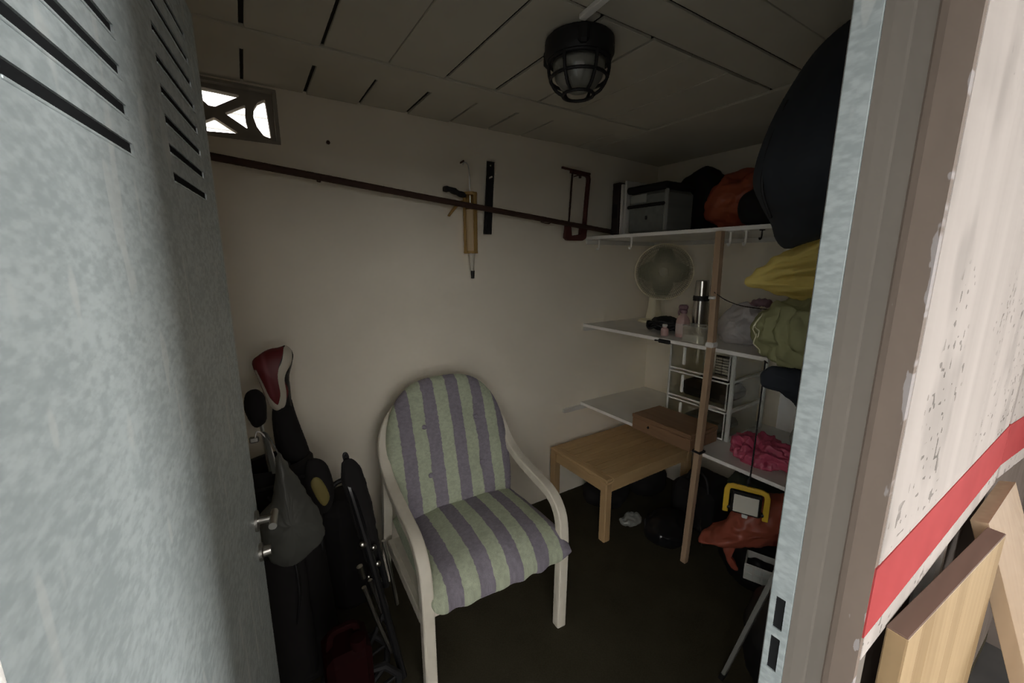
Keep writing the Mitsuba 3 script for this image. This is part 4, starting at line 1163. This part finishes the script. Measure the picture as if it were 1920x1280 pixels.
for q, r in ((((.236, ty - .045, .472), (.262, ty - .06, .36), (.305, ty - .09, .20)), .0085), (((.262, ty - .03, .478), (.29, ty - .05, .35), (.318, ty - .07, .24)), .0085), (((.322, ty - .01, .60), (.337, ty - .02, .48), (.352, ty - .03, .33)), .007), (((.228, ty - .045, .560), (.236, ty - .045, .51)), .011)):
    p = np.array(q) if len(q) == 2 else catmull(q, 6)
    put(TR + '__silver_tube', tube(p, r, 10), 'm_trolley_steel', 30, label='silver tube section')
mat('m_trolley_steel', (0.42, 0.41, 0.38), 0.25, 0.5, 1.0)
for (x, z, r) in ((.246, .626, .014), (.282, .60, .011), (.292, .53, .012), (.258, .492, .008)):
    put(TR + '__joint', ball(2).apply_scale([r, r * .7, r]).apply_translation((x, ty - .030, z)), 'm_trolley_steel', True, label='shiny joint bolt')
for y in (ty - .15, ty - .01):
    put(TR + '__wheel', cat_(tube(np.c_[.20 + .115 * np.cos(t), np.full(len(t), y), .128 + .115 * np.sin(t)], .013, 8, True), rod((.20, y - .012, .128), (.20, y + .012, .128), .03, 16),
                             *[beam((.20, y, .128), (.20 + .11 * math.cos(k), y, .128 + .11 * math.sin(k)), .012, .012, up=(0, 1, 0)) for k in (0.3, 2.4, 4.5)]), 'm_black', 30, label='black wheel')
put(TR + '__axle', rod((.20, ty - .15, .128), (.20, ty - .01, .128), .008, 10), 'm_black', 30)
put(TR + '__axle_arm', beam((.20, ty - .03, .128), (.30, ty - .06, .36), .014, .014, up=(0, 1, 0)), 'm_black')
tag(TR, 'folded black golf trolley with silver tubes between the golf bag and the armchair', 'golf trolley')
hb = crumple(box(.17, .385, 1.74, 1.98, 0, .56, .06).subdivide().subdivide().subdivide(), .03, 7, 15, False)
put('black_holdall_001', hb, 'm_cloth_black', True, label='upright black holdall in the dark corner behind the golf trolley', cat='holdall')
put('black_holdall_001__handle', tube(catmull([(.22, 1.86, .54), (.23, 1.86, .60), (.28, 1.86, .62), (.33, 1.86, .60), (.34, 1.86, .54)], 6), .011, 8), 'm_black', 30)
RC = 'red_canister'
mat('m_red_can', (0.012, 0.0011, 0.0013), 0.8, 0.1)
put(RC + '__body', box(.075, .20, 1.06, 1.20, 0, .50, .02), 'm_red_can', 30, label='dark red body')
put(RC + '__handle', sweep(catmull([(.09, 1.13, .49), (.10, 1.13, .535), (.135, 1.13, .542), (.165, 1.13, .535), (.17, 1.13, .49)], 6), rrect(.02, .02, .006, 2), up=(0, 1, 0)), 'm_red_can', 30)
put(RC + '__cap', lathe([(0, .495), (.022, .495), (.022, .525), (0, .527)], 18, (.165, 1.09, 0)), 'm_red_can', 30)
tag(RC, 'dim dark red canister on the floor in the shadow behind the steel door', 'canister')

# ------------------------------------------------------------------ outside right: laminated board and leaning beam
LB = 'laminated_board'
b0 = np.array([.768, .1125])
bang = math.degrees(math.atan2(.082 - .112, 1.250 - .768))
mm = box(0, .487, 0, .026, -.06, 1.05, .002)
put(LB, move(mm, (b0[0], b0[1] - .0006, 0), rz=bang), 'm_lumber', label='wide laminated timber board standing against the wall below the red stripe', cat='timber board')
put(LB + '__top_end', move(box(.0, .487, .0, .0262, 1.0495, 1.0525, .001), (b0[0], b0[1] - .0006, 0), rz=bang), 'm_lumber_edge', label='weathered brown top end')
put('leaning_board', sweep(np.array([(1.425, -.237, -.06), (1.425, .122, 1.050)]), rrect(.305, .028, .002, 2), up=(0, 1, 0)), 'm_lumber_pale', 30, label='pale timber board leaning on the wall behind the laminated board', cat='timber board')
